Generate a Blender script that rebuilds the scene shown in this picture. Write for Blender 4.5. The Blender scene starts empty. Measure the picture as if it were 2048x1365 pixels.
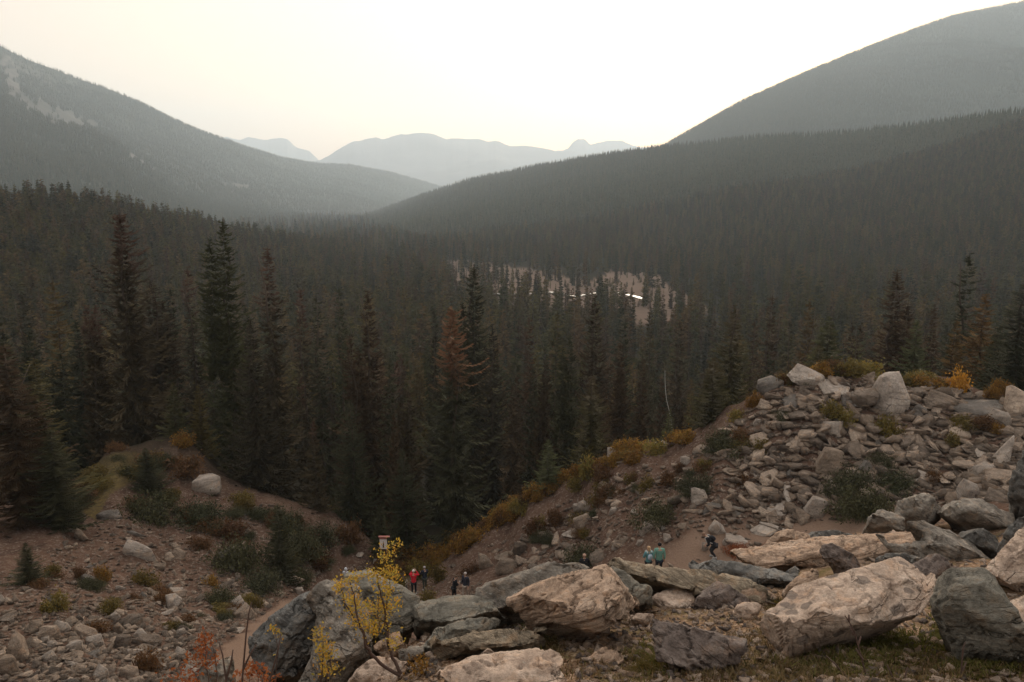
import bpy, bmesh, math, random
import numpy as np
from mathutils import Vector, Matrix
from mathutils.geometry import delaunay_2d_cdt

# ------------------------------------------------------------------ camera, sky, sun, exposure
rng = np.random.default_rng(11)
random.seed(11)
SC = bpy.context.scene
COL = SC.collection
F = 1577.0                       # focal length in pixels of the 2048 px wide photograph
CZ = 60.0                        # height of the camera
PITCH = math.atan((682.5 - 400) / F)
cp_, sp_ = math.cos(PITCH), math.sin(PITCH)
cam_d = bpy.data.cameras.new('camera')
cam_d.sensor_width = 36; cam_d.lens = F / 2048 * 36
cam_d.clip_start = 0.1; cam_d.clip_end = 60000
cam_d.dof.use_dof = False
cam = bpy.data.objects.new('camera', cam_d); COL.objects.link(cam)
cam.location = (0, 0, CZ); cam.rotation_euler = (math.pi / 2 - PITCH, 0, 0)
SC.camera = cam

SUN_AZ, SUN_EL = math.radians(13), math.radians(11)
HAZE_DENSITY = 0.000145
W = bpy.data.worlds.new('World'); SC.world = W; W.use_nodes = True
nt = W.node_tree; nt.nodes.clear()
wo = nt.nodes.new('ShaderNodeOutputWorld'); add = nt.nodes.new('ShaderNodeAddShader')
b1 = nt.nodes.new('ShaderNodeBackground'); b2 = nt.nodes.new('ShaderNodeBackground')
sky = nt.nodes.new('ShaderNodeTexSky'); sky.sky_type = 'NISHITA'; sky.sun_disc = False
sky.sun_elevation = SUN_EL; sky.sun_rotation = SUN_AZ; sky.dust_density = 4; sky.air_density = 1.5
b1.inputs['Strength'].default_value = 0.05
tc = nt.nodes.new('ShaderNodeTexCoord'); sep = nt.nodes.new('ShaderNodeSeparateXYZ')
ramp = nt.nodes.new('ShaderNodeValToRGB')
e = ramp.color_ramp.elements
e[0].position = 0.0; e[0].color = (0.54, 0.345, 0.23, 1)
e[1].position = 1.0; e[1].color = (1.0, 0.93, 0.85, 1)
for p_, c_ in ((0.10, (0.54, 0.385, 0.28, 1)), (0.26, (0.52, 0.395, 0.32, 1)), (0.5, (0.86, 0.77, 0.68, 1))):
    q = e.new(p_); q.color = c_
# glow of the thin cloud veil towards the sun
dot = nt.nodes.new('ShaderNodeVectorMath'); dot.operation = 'DOT_PRODUCT'
dot.inputs[1].default_value = (math.sin(SUN_AZ) * math.cos(SUN_EL), math.cos(SUN_AZ) * math.cos(SUN_EL), math.sin(SUN_EL))
mr = nt.nodes.new('ShaderNodeMapRange'); mr.interpolation_type = 'SMOOTHSTEP'
mr.inputs[1].default_value = 0.2; mr.inputs[2].default_value = 1.0
mr.inputs[3].default_value = 0.68; mr.inputs[4].default_value = 1.3
SKY_STRENGTH = 1.5
m2 = nt.nodes.new('ShaderNodeMath'); m2.operation = 'MULTIPLY'; m2.inputs[1].default_value = SKY_STRENGTH
L = nt.links.new
L(tc.outputs['Generated'], sep.inputs[0]); L(sep.outputs['Z'], ramp.inputs[0]); L(ramp.outputs[0], b2.inputs['Color'])
L(tc.outputs['Generated'], dot.inputs[0]); L(dot.outputs['Value'], mr.inputs[0]); L(mr.outputs[0], m2.inputs[0]); L(m2.outputs[0], b2.inputs['Strength'])
L(sky.outputs[0], b1.inputs['Color']); L(b1.outputs[0], add.inputs[0]); L(b2.outputs[0], add.inputs[1]); L(add.outputs[0], wo.inputs[0])

sun_d = bpy.data.lights.new('sun', 'SUN'); sun_d.energy = 4.3; sun_d.angle = math.radians(18); sun_d.color = (1.0, 0.86, 0.70)
sun = bpy.data.objects.new('sun', sun_d); COL.objects.link(sun)
sd = Vector((math.sin(SUN_AZ) * math.cos(SUN_EL), math.cos(SUN_AZ) * math.cos(SUN_EL), math.sin(SUN_EL)))
sun.rotation_euler = sd.to_track_quat('Z', 'Y').to_euler()
SC.view_settings.view_transform = 'Standard'; SC.view_settings.look = 'None'
SC.view_settings.exposure = 0.2; SC.view_settings.gamma = 1.0
SC.view_settings.use_curve_mapping = False
SC.cycles.volume_bounces = 1
SC.cycles.max_bounces = 5; SC.cycles.diffuse_bounces = 3
SC.cycles.use_denoising = True

# ------------------------------------------------------------------ pixel <-> place
def ray(u, v):
    rx = (np.asarray(u, float) - 1024) / F; ry = (682.5 - np.asarray(v, float)) / F
    return rx, cp_ + ry * sp_, -sp_ + ry * cp_
def at(u, v, Y):                      # point at distance Y (world y) seen at pixel u, v
    rx, dy, dz = ray(u, v)
    k = Y / dy
    return np.stack(np.broadcast_arrays(rx * k, np.asarray(Y, float) + 0 * k, CZ + dz * k), -1)
def project(P):
    P = np.asarray(P, float); y = P[..., 1]; z = P[..., 2] - CZ
    d = y * cp_ - z * sp_; upv = y * sp_ + z * cp_
    return 1024 + F * P[..., 0] / d, 682.5 - F * upv / d
def ppx(Y): return F / Y              # rough pixels per metre

# ------------------------------------------------------------------ noise
def _h(ix, iy, iz, s):
    h = (ix.astype(np.int64) * 374761393 + iy.astype(np.int64) * 668265263 + iz.astype(np.int64) * 2147483647 + s * 1274126177) & 0xffffffff
    h = ((h ^ (h >> 13)) * 1274126177) & 0xffffffff
    h = ((h ^ (h >> 15)) * 2246822519) & 0xffffffff
    return ((h ^ (h >> 16)) & 0xffffff) / float(0xffffff) * 2 - 1
def vn(P, s=0):
    P = np.asarray(P, float); i = np.floor(P); f = P - i; f = f * f * (3 - 2 * f)
    x, y, z = i[..., 0], i[..., 1], i[..., 2]; r = 0
    for a in (0, 1):
        wx = f[..., 0] if a else 1 - f[..., 0]
        for b in (0, 1):
            wy = f[..., 1] if b else 1 - f[..., 1]
            for c in (0, 1):
                wz = f[..., 2] if c else 1 - f[..., 2]
                r = r + wx * wy * wz * _h(x + a, y + b, z + c, s)
    return r
def fbm(P, o=4, s=0):
    r = 0; a = 1.0; P = np.asarray(P, float)
    for k in range(o): r = r + a * vn(P * (2.03 ** k) + 17.3 * k, s + k); a *= 0.5
    return r
def xyz(x, y, z=0): return np.stack(np.broadcast_arrays(x, y, z), -1)

# ------------------------------------------------------------------ mesh helpers
def mesh_np(name, V, T, mat=None, smooth=False, cols=None, mids=None):
    V = np.asarray(V, np.float32); T = np.asarray(T, np.int32)
    me = bpy.data.meshes.new(name)
    me.vertices.add(len(V)); me.vertices.foreach_set('co', V.ravel())
    n = T.shape[1]
    me.loops.add(T.size); me.loops.foreach_set('vertex_index', T.ravel())
    me.polygons.add(len(T)); me.polygons.foreach_set('loop_start', np.arange(0, T.size, n, dtype=np.int32))
    if smooth: me.polygons.foreach_set('use_smooth', np.ones(len(T), bool))
    if mids is not None: me.polygons.foreach_set('material_index', np.asarray(mids, np.int32))
    for k, arr in (cols or {}).items():
        a = me.attributes.new(k, 'FLOAT', 'POINT'); a.data.foreach_set('value', np.asarray(arr, np.float32))
    me.update(calc_edges=True)
    for m in (mat if isinstance(mat, (list, tuple)) else [mat]):
        if m: me.materials.append(m)
    return me
def link(name, me, parent=None, loc=None, rot=None, scale=None, col=COL):
    o = bpy.data.objects.new(name, me); col.objects.link(o)
    if parent: o.parent = parent
    if loc is not None: o.location = [float(c) for c in loc]
    if rot is not None: o.rotation_euler = rot
    if scale is not None: o.scale = scale if hasattr(scale, '__len__') else (scale,) * 3
    return o
def tag(o, label=None, cat=None, group=None, kind=None):
    if label: o['label'] = label
    if cat: o['category'] = cat
    if group: o['group'] = group
    if kind: o['kind'] = kind
    return o
def empty(name, loc, label=None, cat=None, group=None, rz=0, scale=1):
    o = bpy.data.objects.new(name, None); COL.objects.link(o); o.empty_display_size = 0.2
    o.location = [float(c) for c in loc]; o.rotation_euler = (0, 0, rz); o.scale = scale if hasattr(scale, '__len__') else (scale,) * 3
    return tag(o, label, cat, group)
def tube(pts, rad, n=6, cap=True):
    pts = [Vector(p) for p in pts]; V = []; T = []
    if not hasattr(rad, '__len__'): rad = [rad] * len(pts)
    for i, p in enumerate(pts):
        d = (pts[min(i + 1, len(pts) - 1)] - pts[max(i - 1, 0)]).normalized()
        a = d.cross(Vector((0.31, 0.9, 0.2))).normalized(); b = d.cross(a)
        for k in range(n):
            t = 2 * math.pi * k / n; V.append(p + (a * math.cos(t) + b * math.sin(t)) * rad[i])
    for i in range(len(pts) - 1):
        for k in range(n):
            q = i * n + k; r = i * n + (k + 1) % n
            T += [(q, r, r + n), (q, r + n, q + n)]
    if cap:
        V.append(pts[-1]); c = len(V) - 1; o = (len(pts) - 1) * n
        T += [(o + k, o + (k + 1) % n, c) for k in range(n)]
    return np.array([tuple(v) for v in V]), np.array(T)
def join(parts):
    V = []; T = []; o = 0
    for v, t in parts:
        V.append(v); T.append(np.asarray(t) + o); o += len(v)
    return np.concatenate(V), np.concatenate(T)
def vnorm(V, T):
    a = V[T[:, 1]] - V[T[:, 0]]; b = V[T[:, 2]] - V[T[:, 0]]; n = np.cross(a, b)
    N = np.zeros_like(V)
    for k in range(3): np.add.at(N, T[:, k], n)
    return N / (np.linalg.norm(N, axis=1, keepdims=True) + 1e-12)
def subdiv(V, T):
    E = np.concatenate([T[:, [0, 1]], T[:, [1, 2]], T[:, [2, 0]]]); E.sort(axis=1)
    U, inv = np.unique(E, axis=0, return_inverse=True); inv = inv.ravel()
    M = (V[U[:, 0]] + V[U[:, 1]]) / 2; n = len(V); m = len(T)
    a, b, c = inv[:m] + n, inv[m:2 * m] + n, inv[2 * m:] + n
    return np.concatenate([V, M]), np.concatenate([np.stack(x, 1) for x in ((T[:, 0], a, c), (a, T[:, 1], b), (c, b, T[:, 2]), (a, b, c))])
def relax(V, T, k=0.5, it=1):
    E = np.concatenate([T[:, [0, 1]], T[:, [1, 2]], T[:, [2, 0]]])
    for _ in range(it):
        S = np.zeros_like(V); C = np.zeros(len(V))
        np.add.at(S, E[:, 0], V[E[:, 1]]); np.add.at(S, E[:, 1], V[E[:, 0]]); np.add.at(C, E[:, 0], 1); np.add.at(C, E[:, 1], 1)
        V = V * (1 - k) + k * S / np.maximum(C, 1)[:, None]
    return V

# ------------------------------------------------------------------ materials
def mat(name):
    m = bpy.data.materials.new(name); m.use_nodes = True; t = m.node_tree
    b = t.nodes['Principled BSDF']; b.inputs['Roughness'].default_value = 0.95
    b.inputs['Specular IOR Level'].default_value = 0.12
    return m, t, b
def node(t, k, **kw):
    n = t.nodes.new(k)
    for a, v in kw.items(): setattr(n, a, v)
    return n
def noise(t, vec, scale, detail=4, rough=0.6, dist=0.0):
    n = node(t, 'ShaderNodeTexNoise'); n.inputs['Scale'].default_value = scale; n.inputs['Detail'].default_value = detail
    n.inputs['Roughness'].default_value = rough; n.inputs['Distortion'].default_value = dist
    if vec is not None: t.links.new(vec, n.inputs['Vector'])
    return n.outputs['Fac']
def rampn(t, fac, stops, interp='LINEAR'):
    r = node(t, 'ShaderNodeValToRGB'); r.color_ramp.interpolation = interp
    el = r.color_ramp.elements
    el[0].position = stops[0][0]; el[0].color = (*stops[0][1], 1); el[1].position = stops[-1][0]; el[1].color = (*stops[-1][1], 1)
    for p, c in stops[1:-1]: x = el.new(p); x.color = (*c, 1)
    t.links.new(fac, r.inputs[0]); return r.outputs[0]
def mixc(t, fac, a, b, mode='MIX'):
    m = node(t, 'ShaderNodeMix', data_type='RGBA', blend_type=mode)
    if isinstance(fac, (int, float)): m.inputs[0].default_value = fac
    else: t.links.new(fac, m.inputs[0])
    for s, x in ((6, a), (7, b)):
        if isinstance(x, tuple): m.inputs[s].default_value = (*x, 1)
        else: t.links.new(x, m.inputs[s])
    return m.outputs[2]
def mth(t, op, a, b=None, clamp=False):
    m = node(t, 'ShaderNodeMath', operation=op); m.use_clamp = clamp
    for i, x in enumerate((a, b)):
        if x is None: continue
        if isinstance(x, (int, float)): m.inputs[i].default_value = x
        else: t.links.new(x, m.inputs[i])
    return m.outputs[0]
def mrange(t, x, a, b, c=0.0, d=1.0):
    m = node(t, 'ShaderNodeMapRange'); t.links.new(x, m.inputs[0])
    for i, q in zip((1, 2, 3, 4), (a, b, c, d)): m.inputs[i].default_value = q
    return m.outputs[0]
def bump(t, b, h, strength, dist):
    n = node(t, 'ShaderNodeBump'); n.inputs['Strength'].default_value = strength; n.inputs['Distance'].default_value = dist
    t.links.new(h, n.inputs['Height']); t.links.new(n.outputs[0], b.inputs['Normal'])
def attr(t, name): return node(t, 'ShaderNodeAttribute', attribute_name=name).outputs['Fac']
def plain(name, c, rough=0.85, spec=0.25):
    m, t, b = mat(name); b.inputs['Base Color'].default_value = (*c, 1); b.inputs['Roughness'].default_value = rough
    tcn = node(t, 'ShaderNodeTexCoord').outputs['Object']
    f = noise(t, tcn, 25, 3)
    t.links.new(rampn(t, f, [(0.3, tuple(x * 0.75 for x in c)), (0.7, tuple(min(1, x * 1.2) for x in c))]), b.inputs['Base Color'])
    return m

def rock_mat(name, lo, mid, hi, stretch=(1, 1, 5), rot=(0, 0, 0), lichen=0.3, spots=0, k=1.0, rand=False, bands=0.5):
    """lo/mid/hi: base colours; stretch+rot give the grain of the strata."""
    m, t, b = mat(name)
    oc = node(t, 'ShaderNodeTexCoord').outputs['Object']
    mp = node(t, 'ShaderNodeMapping'); t.links.new(oc, mp.inputs[0])
    mp.vector_type = 'TEXTURE'; mp.inputs['Rotation'].default_value = rot; mp.inputs['Scale'].default_value = tuple(1 / q for q in stretch)
    big = noise(t, oc, 2.2 * k, 5, 0.6); fine = noise(t, oc, 38 * k, 6, 0.75); mid_n = noise(t, oc, 9 * k, 5, 0.65)
    st = noise(t, mp.outputs[0], 4.5 * k, 8, 0.74, 0.1)
    mixf = mth(t, 'ADD', mth(t, 'MULTIPLY', big, 0.45), mth(t, 'MULTIPLY', st, 0.55))
    c = rampn(t, mixf, [(0.38, lo), (0.5, mid), (0.62, hi)])
    c = mixc(t, mrange(t, fine, 0.42, 0.66, 0.0, 0.6), c, tuple(x * 0.38 for x in mid))
    vc = node(t, 'ShaderNodeTexVoronoi', feature='DISTANCE_TO_EDGE'); vc.inputs['Scale'].default_value = 2.6 * k
    wv_ = node(t, 'ShaderNodeVectorMath', operation='ADD'); ws_ = node(t, 'ShaderNodeVectorMath', operation='SCALE'); wn = node(t, 'ShaderNodeTexNoise'); wn.inputs['Scale'].default_value = 5 * k; wn.inputs['Detail'].default_value = 5
    t.links.new(oc, wn.inputs['Vector']); t.links.new(wn.outputs['Color'], ws_.inputs[0]); ws_.inputs['Scale'].default_value = 0.35 / k; m3 = node(t, 'ShaderNodeVectorMath', operation='MULTIPLY'); m3.inputs[1].default_value = (0.8, 0.8, 1.8)
    t.links.new(mp.outputs[0] if max(stretch) < 4.5 else oc, m3.inputs[0]); t.links.new(m3.outputs[0], wv_.inputs[0]); t.links.new(ws_.outputs[0], wv_.inputs[1]); t.links.new(wv_.outputs[0], vc.inputs['Vector'])
    crack = mrange(t, vc.outputs['Distance'], 0.0, 0.022, 1.0, 0.0)
    crk = mth(t, 'MULTIPLY', crack, mrange(t, big, 0.45, 0.6))
    c = mixc(t, mth(t, 'MULTIPLY', crk, 0.8), c, tuple(x * 0.2 for x in mid))
    lines = mrange(t, noise(t, mp.outputs[0], 7 * k, 4, 0.7), 0.57, 0.66, 0.0, 0.75 * min(1.0, bands + 0.2))
    c = mixc(t, lines, c, tuple(x * 0.3 for x in mid))
    # rusty weathering and dark pores
    c = mixc(t, mrange(t, mid_n, 0.52, 0.75, 0.0, 0.55), c, (hi[0] * 0.95, hi[1] * 0.70, hi[2] * 0.5))
    li = noise(t, oc, 13 * k, 6, 0.7, 0.5)
    c = mixc(t, mrange(t, li, 0.60, 0.68, 0.0, lichen), c, (0.46, 0.46, 0.42))
    dk = noise(t, oc, 17 * k, 4, 0.7, 0.2)
    c = mixc(t, mrange(t, dk, 0.60, 0.70, 0.0, 0.5), c, (0.045, 0.042, 0.04))
    if spots:
        ms = node(t, 'ShaderNodeMapping'); t.links.new(oc, ms.inputs[0]); ms.inputs['Scale'].default_value = (0.9, 0.8, 1.5)
        wob = noise(t, oc, 16, 3); vv = node(t, 'ShaderNodeTexVoronoi'); vv.inputs['Scale'].default_value = spots
        va = node(t, 'ShaderNodeVectorMath', operation='ADD'); sc_ = node(t, 'ShaderNodeVectorMath', operation='SCALE')
        nn = node(t, 'ShaderNodeTexNoise'); nn.inputs['Scale'].default_value = 9; t.links.new(oc, nn.inputs['Vector'])
        t.links.new(nn.outputs['Color'], sc_.inputs[0]); sc_.inputs['Scale'].default_value = 0.05
        t.links.new(ms.outputs[0], va.inputs[0]); t.links.new(sc_.outputs[0], va.inputs[1]); t.links.new(va.outputs[0], vv.inputs['Vector'])
        sp = mth(t, 'ADD', vv.outputs['Distance'], mth(t, 'MULTIPLY', wob, 0.25))
        c = mixc(t, mrange(t, sp, 0.40, 0.45, 0.8, 0.0), c, (0.17, 0.135, 0.115))
    if rand:
        r = node(t, 'ShaderNodeObjectInfo').outputs['Random']
        c = mixc(t, 1.0, c, rampn(t, r, [(0.0, (0.50, 0.48, 0.47)), (0.3, (0.78, 0.75, 0.73)), (0.55, (1.0, 0.93, 0.86)), (0.8, (1.25, 1.18, 1.12)), (1.0, (1.75, 1.68, 1.6))]), 'MULTIPLY')
    t.links.new(c, b.inputs['Base Color'])
    h = mth(t, 'ADD', mth(t, 'MULTIPLY', st, bands), mth(t, 'ADD', mth(t, 'MULTIPLY', fine, 0.4), mth(t, 'MULTIPLY', mid_n, 0.4)))
    h = mth(t, 'SUBTRACT', h, mth(t, 'ADD', mth(t, 'MULTIPLY', crk, 0.5), mth(t, 'MULTIPLY', lines, 0.3)))
    bump(t, b, h, 1.0, 0.07 / k)
    return m

TAN = ((0.21, 0.145, 0.10), (0.50, 0.35, 0.255), (0.72, 0.55, 0.43))
PNK = ((0.30, 0.215, 0.165), (0.60, 0.455, 0.36), (0.76, 0.61, 0.50))
GRY = ((0.115, 0.10, 0.085), (0.27, 0.235, 0.20), (0.45, 0.395, 0.34))
DRK = ((0.065, 0.06, 0.055), (0.145, 0.135, 0.125), (0.26, 0.245, 0.225))
BLU = ((0.085, 0.08, 0.075), (0.18, 0.172, 0.162), (0.32, 0.305, 0.285))
GRN = ((0.11, 0.10, 0.085), (0.23, 0.21, 0.175), (0.35, 0.32, 0.27))
PUR = ((0.11, 0.085, 0.075), (0.21, 0.165, 0.145), (0.33, 0.27, 0.235))
R = math.radians
MR = {
    'tan': rock_mat('tan_rock', *TAN, stretch=(0.25, 0.4, 4.4), rot=(0, R(-30), 0), bands=1.3),
    'tanflat': rock_mat('tan_bedded_rock', *TAN, stretch=(0.5, 0.8, 8), rot=(0, R(-9), 0), bands=0.9),
    'log': rock_mat('olive_bedded_rock', (0.18, 0.14, 0.10), (0.40, 0.32, 0.235), (0.58, 0.47, 0.35), stretch=(0.4, 0.8, 11), rot=(0, R(20), 0), bands=1.4),
    'spot': rock_mat('spotted_pink_rock', *PNK, stretch=(1, 1, 3), rot=(0, R(-20), 0), spots=7.5, lichen=0.2, bands=0.3),
    'pale': rock_mat('pale_rock', *PNK, stretch=(1, 1, 3), bands=0.35),
    'grey': rock_mat('grey_rock', *GRY, stretch=(1, 1, 4), rot=(0, R(25), 0), lichen=0.6),
    'dark': rock_mat('dark_rock', *DRK, stretch=(1, 1, 4), rot=(0, R(30), 0), lichen=0.5),
    'blue': rock_mat('blue_grey_rock', *BLU, stretch=(0.6, 1, 5), rot=(0, R(15), 0), lichen=0.4),
    'green': rock_mat('green_grey_rock', *GRN, stretch=(0.6, 1, 4), rot=(0, R(-15), 0)),
    'purple': rock_mat('purple_brown_rock', *PUR, stretch=(1, 1, 3), rot=(0, R(35), 0)),
    'slope': rock_mat('scree_rock', (0.11, 0.085, 0.07), (0.24, 0.195, 0.16), (0.37, 0.31, 0.26), stretch=(1, 1, 4), k=0.5, rand=True),
    'slopepale': rock_mat('pale_scree_rock', (0.21, 0.17, 0.14), (0.37, 0.31, 0.265), (0.54, 0.465, 0.40), stretch=(1, 1, 4), k=0.5, rand=False),
    'slopedark': rock_mat('dark_scree_rock', (0.08, 0.070, 0.062), (0.16, 0.138, 0.122), (0.26, 0.23, 0.205), stretch=(1, 1, 5), k=0.5, rand=False),
}

def foliage_mat(name, cols, top=None, top_z=0.8):
    m, t, b = mat(name)
    r = node(t, 'ShaderNodeObjectInfo').outputs['Random']
    oc = node(t, 'ShaderNodeTexCoord').outputs['Object']
    c = rampn(t, r, [(i / (len(cols) - 1), c_) for i, c_ in enumerate(cols)])
    n = noise(t, oc, 14, 3, 0.7)
    c = mixc(t, 1.0, c, rampn(t, n, [(0.3, (0.64, 0.56, 0.46)), (0.7, (1.8, 1.52, 1.2))]), 'MULTIPLY')
    if top:
        z = node(t, 'ShaderNodeSeparateXYZ'); t.links.new(oc, z.inputs[0])
        zz = mth(t, 'ADD', z.outputs['Z'], mth(t, 'MULTIPLY', mth(t, 'SUBTRACT', noise(t, oc, 22, 3), 0.5), 0.5))
        c = mixc(t, mrange(t, zz, top_z - 0.08, top_z + 0.08), c, top)
    t.links.new(c, b.inputs['Base Color']); b.inputs['Roughness'].default_value = 0.8
    return m
GREENS = [(0.036, 0.042, 0.018), (0.052, 0.054, 0.024), (0.028, 0.038, 0.024), (0.080, 0.068, 0.026), (0.070, 0.042, 0.022), (0.040, 0.052, 0.030)]
MF = {
    'green': foliage_mat('spruce_needles', GREENS),
    'dark': foliage_mat('dark_spruce_needles', [(0.024, 0.030, 0.019), (0.034, 0.038, 0.021), (0.030, 0.027, 0.018)]),
    'rust': foliage_mat('rusty_top_needles', [(0.036, 0.032, 0.020), (0.044, 0.036, 0.022)], top=(0.080, 0.042, 0.026), top_z=0.82),
    'orange': foliage_mat('orange_top_needles', [(0.034, 0.038, 0.024), (0.038, 0.042, 0.024)], top=(0.17, 0.085, 0.045), top_z=0.72),
    'brown': foliage_mat('brown_needles', [(0.048, 0.034, 0.021), (0.040, 0.032, 0.020), (0.056, 0.037, 0.023)]),
    'yellow': foliage_mat('yellow_green_needles', [(0.050, 0.048, 0.020), (0.042, 0.042, 0.018)], top=(0.075, 0.055, 0.025), top_z=0.75),
    'young': foliage_mat('young_spruce_needles', [(0.058, 0.072, 0.036), (0.074, 0.078, 0.034), (0.052, 0.062, 0.032)]),
    'ochre': foliage_mat('ochre_needles', [(0.105, 0.066, 0.026), (0.085, 0.06, 0.025)]),
    'krumm': foliage_mat('low_juniper_needles', [(0.040, 0.050, 0.032), (0.052, 0.058, 0.034), (0.036, 0.042, 0.030)]),
    'far': foliage_mat('distant_needles', [(0.030, 0.036, 0.018), (0.085, 0.080, 0.032), (0.038, 0.044, 0.024), (0.105, 0.085, 0.040), (0.075, 0.052, 0.033), (0.050, 0.056, 0.030), (0.024, 0.028, 0.018)]),
    'hillfar': foliage_mat('hazy_needles', [(0.022, 0.031, 0.023), (0.030, 0.038, 0.026), (0.042, 0.043, 0.029), (0.024, 0.032, 0.026)]),
    'meadowtree': foliage_mat('sparse_stand_needles', [(0.036, 0.040, 0.026), (0.060, 0.042, 0.030), (0.046, 0.046, 0.028), (0.030, 0.032, 0.024)]),
}
bark = plain('bark', (0.075, 0.055, 0.042))
palebark = plain('pale_bark', (0.33, 0.31, 0.28))
def leaf_mat(name, cols):
    m, t, b = mat(name)
    g = node(t, 'ShaderNodeNewGeometry').outputs['Random Per Island']
    c = rampn(t, g, [(i / (len(cols) - 1), c_) for i, c_ in enumerate(cols)])
    r = node(t, 'ShaderNodeObjectInfo').outputs['Random']
    c = mixc(t, 1.0, c, rampn(t, r, [(0, (0.75, 0.7, 0.7)), (1, (1.15, 1.15, 1.1))]), 'MULTIPLY')
    t.links.new(c, b.inputs['Base Color']); b.inputs['Roughness'].default_value = 0.6
    tr = node(t, 'ShaderNodeBsdfTranslucent'); t.links.new(c, tr.inputs['Color'])
    mx = node(t, 'ShaderNodeMixShader'); mx.inputs[0].default_value = 0.35
    out = t.nodes['Material Output']; t.links.new(b.outputs[0], mx.inputs[1]); t.links.new(tr.outputs[0], mx.inputs[2]); t.links.new(mx.outputs[0], out.inputs['Surface'])
    return m
ML = {
    'gold': leaf_mat('golden_leaves', [(0.42, 0.28, 0.04), (0.50, 0.33, 0.05), (0.22, 0.19, 0.05), (0.50, 0.25, 0.04), (0.30, 0.24, 0.055)]),
    'lime': leaf_mat('yellow_green_leaves', [(0.20, 0.155, 0.04), (0.15, 0.135, 0.04), (0.27, 0.17, 0.04)]),
    'crestgold': leaf_mat('orange_gold_leaves', [(0.38, 0.20, 0.03), (0.46, 0.22, 0.03)]),
    'amber': leaf_mat('amber_leaves', [(0.21, 0.11, 0.025), (0.28, 0.15, 0.028), (0.12, 0.085, 0.025), (0.17, 0.07, 0.022)]),
    'olive': leaf_mat('olive_leaves', [(0.11, 0.09, 0.026), (0.17, 0.12, 0.03), (0.075, 0.065, 0.025)]),
    'red': leaf_mat('red_leaves', [(0.24, 0.065, 0.025), (0.32, 0.11, 0.035), (0.15, 0.04, 0.02)]),
    'rustbush': leaf_mat('rust_brown_leaves', [(0.10, 0.045, 0.022), (0.13, 0.07, 0.03), (0.07, 0.04, 0.022)]),
    'grass': leaf_mat('grass_blades', [(0.11, 0.08, 0.035), (0.21, 0.145, 0.08), (0.085, 0.078, 0.03), (0.15, 0.09, 0.05)]),
    'moss': leaf_mat('moss_blades', [(0.09, 0.09, 0.022), (0.13, 0.115, 0.03), (0.06, 0.07, 0.02)]),
}

# ------------------------------------------------------------------ the near ground: elevation field through surveyed points
CTRL = [
 # foreground knoll
 (700,1700,2.3),(1024,1700,2.2),(1400,1700,2.2),(1800,1700,2.2),(2200,1650,2.3),(300,1700,2.6),(-200,1700,2.8),
 (700,1420,4.2),(900,1372,4.0),(1100,1370,3.9),(1400,1365,3.8),(1700,1365,3.8),(2048,1365,3.8),(2300,1365,3.8),
 (400,1560,4.0),(0,1560,4.2),(200,1560,4.2),(-250,1560,4.2),(560,1480,4.4),
 (860,1320,4.8),(1000,1305,4.8),(1280,1300,4.7),(1500,1280,5.0),(1750,1285,4.7),(1900,1270,4.9),(2100,1260,5),
 (850,1275,5.8),(1000,1260,6.0),(1300,1230,6.2),(1450,1212,6.4),(1560,1185,7),(1650,1175,7),(1900,1165,7),(2100,1150,7),
 (1250,1190,7.5),(1400,1172,7.8),(1600,1125,9),(1800,1100,10),(2000,1090,10),(2200,1080,10),
 (1700,1075,12),(1850,1040,14),(2000,1020,14),(2200,990,15),(680,1400,6),
 (-250,1900,8),(0,1850,8),(300,1820,8),(520,1650,8),(680,1500,9),
 (-250,1650,14),(0,1580,15),(300,1580,15),(500,1500,15),
 (850,1480,12),(1000,1400,12),(1200,1330,12),(1400,1280,14),(1600,1200,16),(1800,1150,19),(2000,1110,20),(2200,1080,20),
 (700,1420,20),(1000,1320,22),(1300,1260,23),(1600,1160,25),(1900,1090,26),
 # the trail and the hollow
 (850,1232,43),(930,1206,43.5),(830,1198,46),(760,1184,49),(700,1178,51),(650,1202,46),(560,1225,38),(480,1300,30),(440,1350,26),
 (1050,1196,40),(1180,1188,37),(1310,1168,35),(1430,1136,35),(1550,1110,35),(1700,1072,35),(1850,1045,34),(2048,1010,33),(2300,990,33),
 # left slope and mound
 (-300,1400,22),(0,1385,23.5),(250,1385,24),(-300,1200,32),(0,1200,33),(100,1200,34),(280,1130,43),(450,1150,44),(600,1130,50),(300,1250,33),(150,1300,28),(500,1230,38),(300,1020,52),
 (-300,1000,50),(0,1000,50),(130,958,56),(230,898,60),(300,886,61),(370,882,61),(430,950,59),(520,990,58),(620,1020,58),(700,1065,57),(760,1108,56),
 # gap
 (800,1125,57),(860,1120,56),
 # right slope
 (900,1130,52),(1000,1110,50),(1100,1110,46),(1200,1110,42),(1150,1050,48),(1300,1000,44),(1400,1060,38),(1500,950,42),(1560,1030,38.5),(1700,900,42),(1700,1000,38),(1900,880,42),(1900,970,38),(2048,880,40),(2300,880,40),
 (950,1062,54),(1060,992,53),(1160,945,52),(1240,908,51),(1390,862,49),(1480,812,47.5),(1540,782,47),(1620,752,47),(1700,740,48),(1850,752,49),(1950,772,48),(2048,780,48),(2300,780,48),
]
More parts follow.
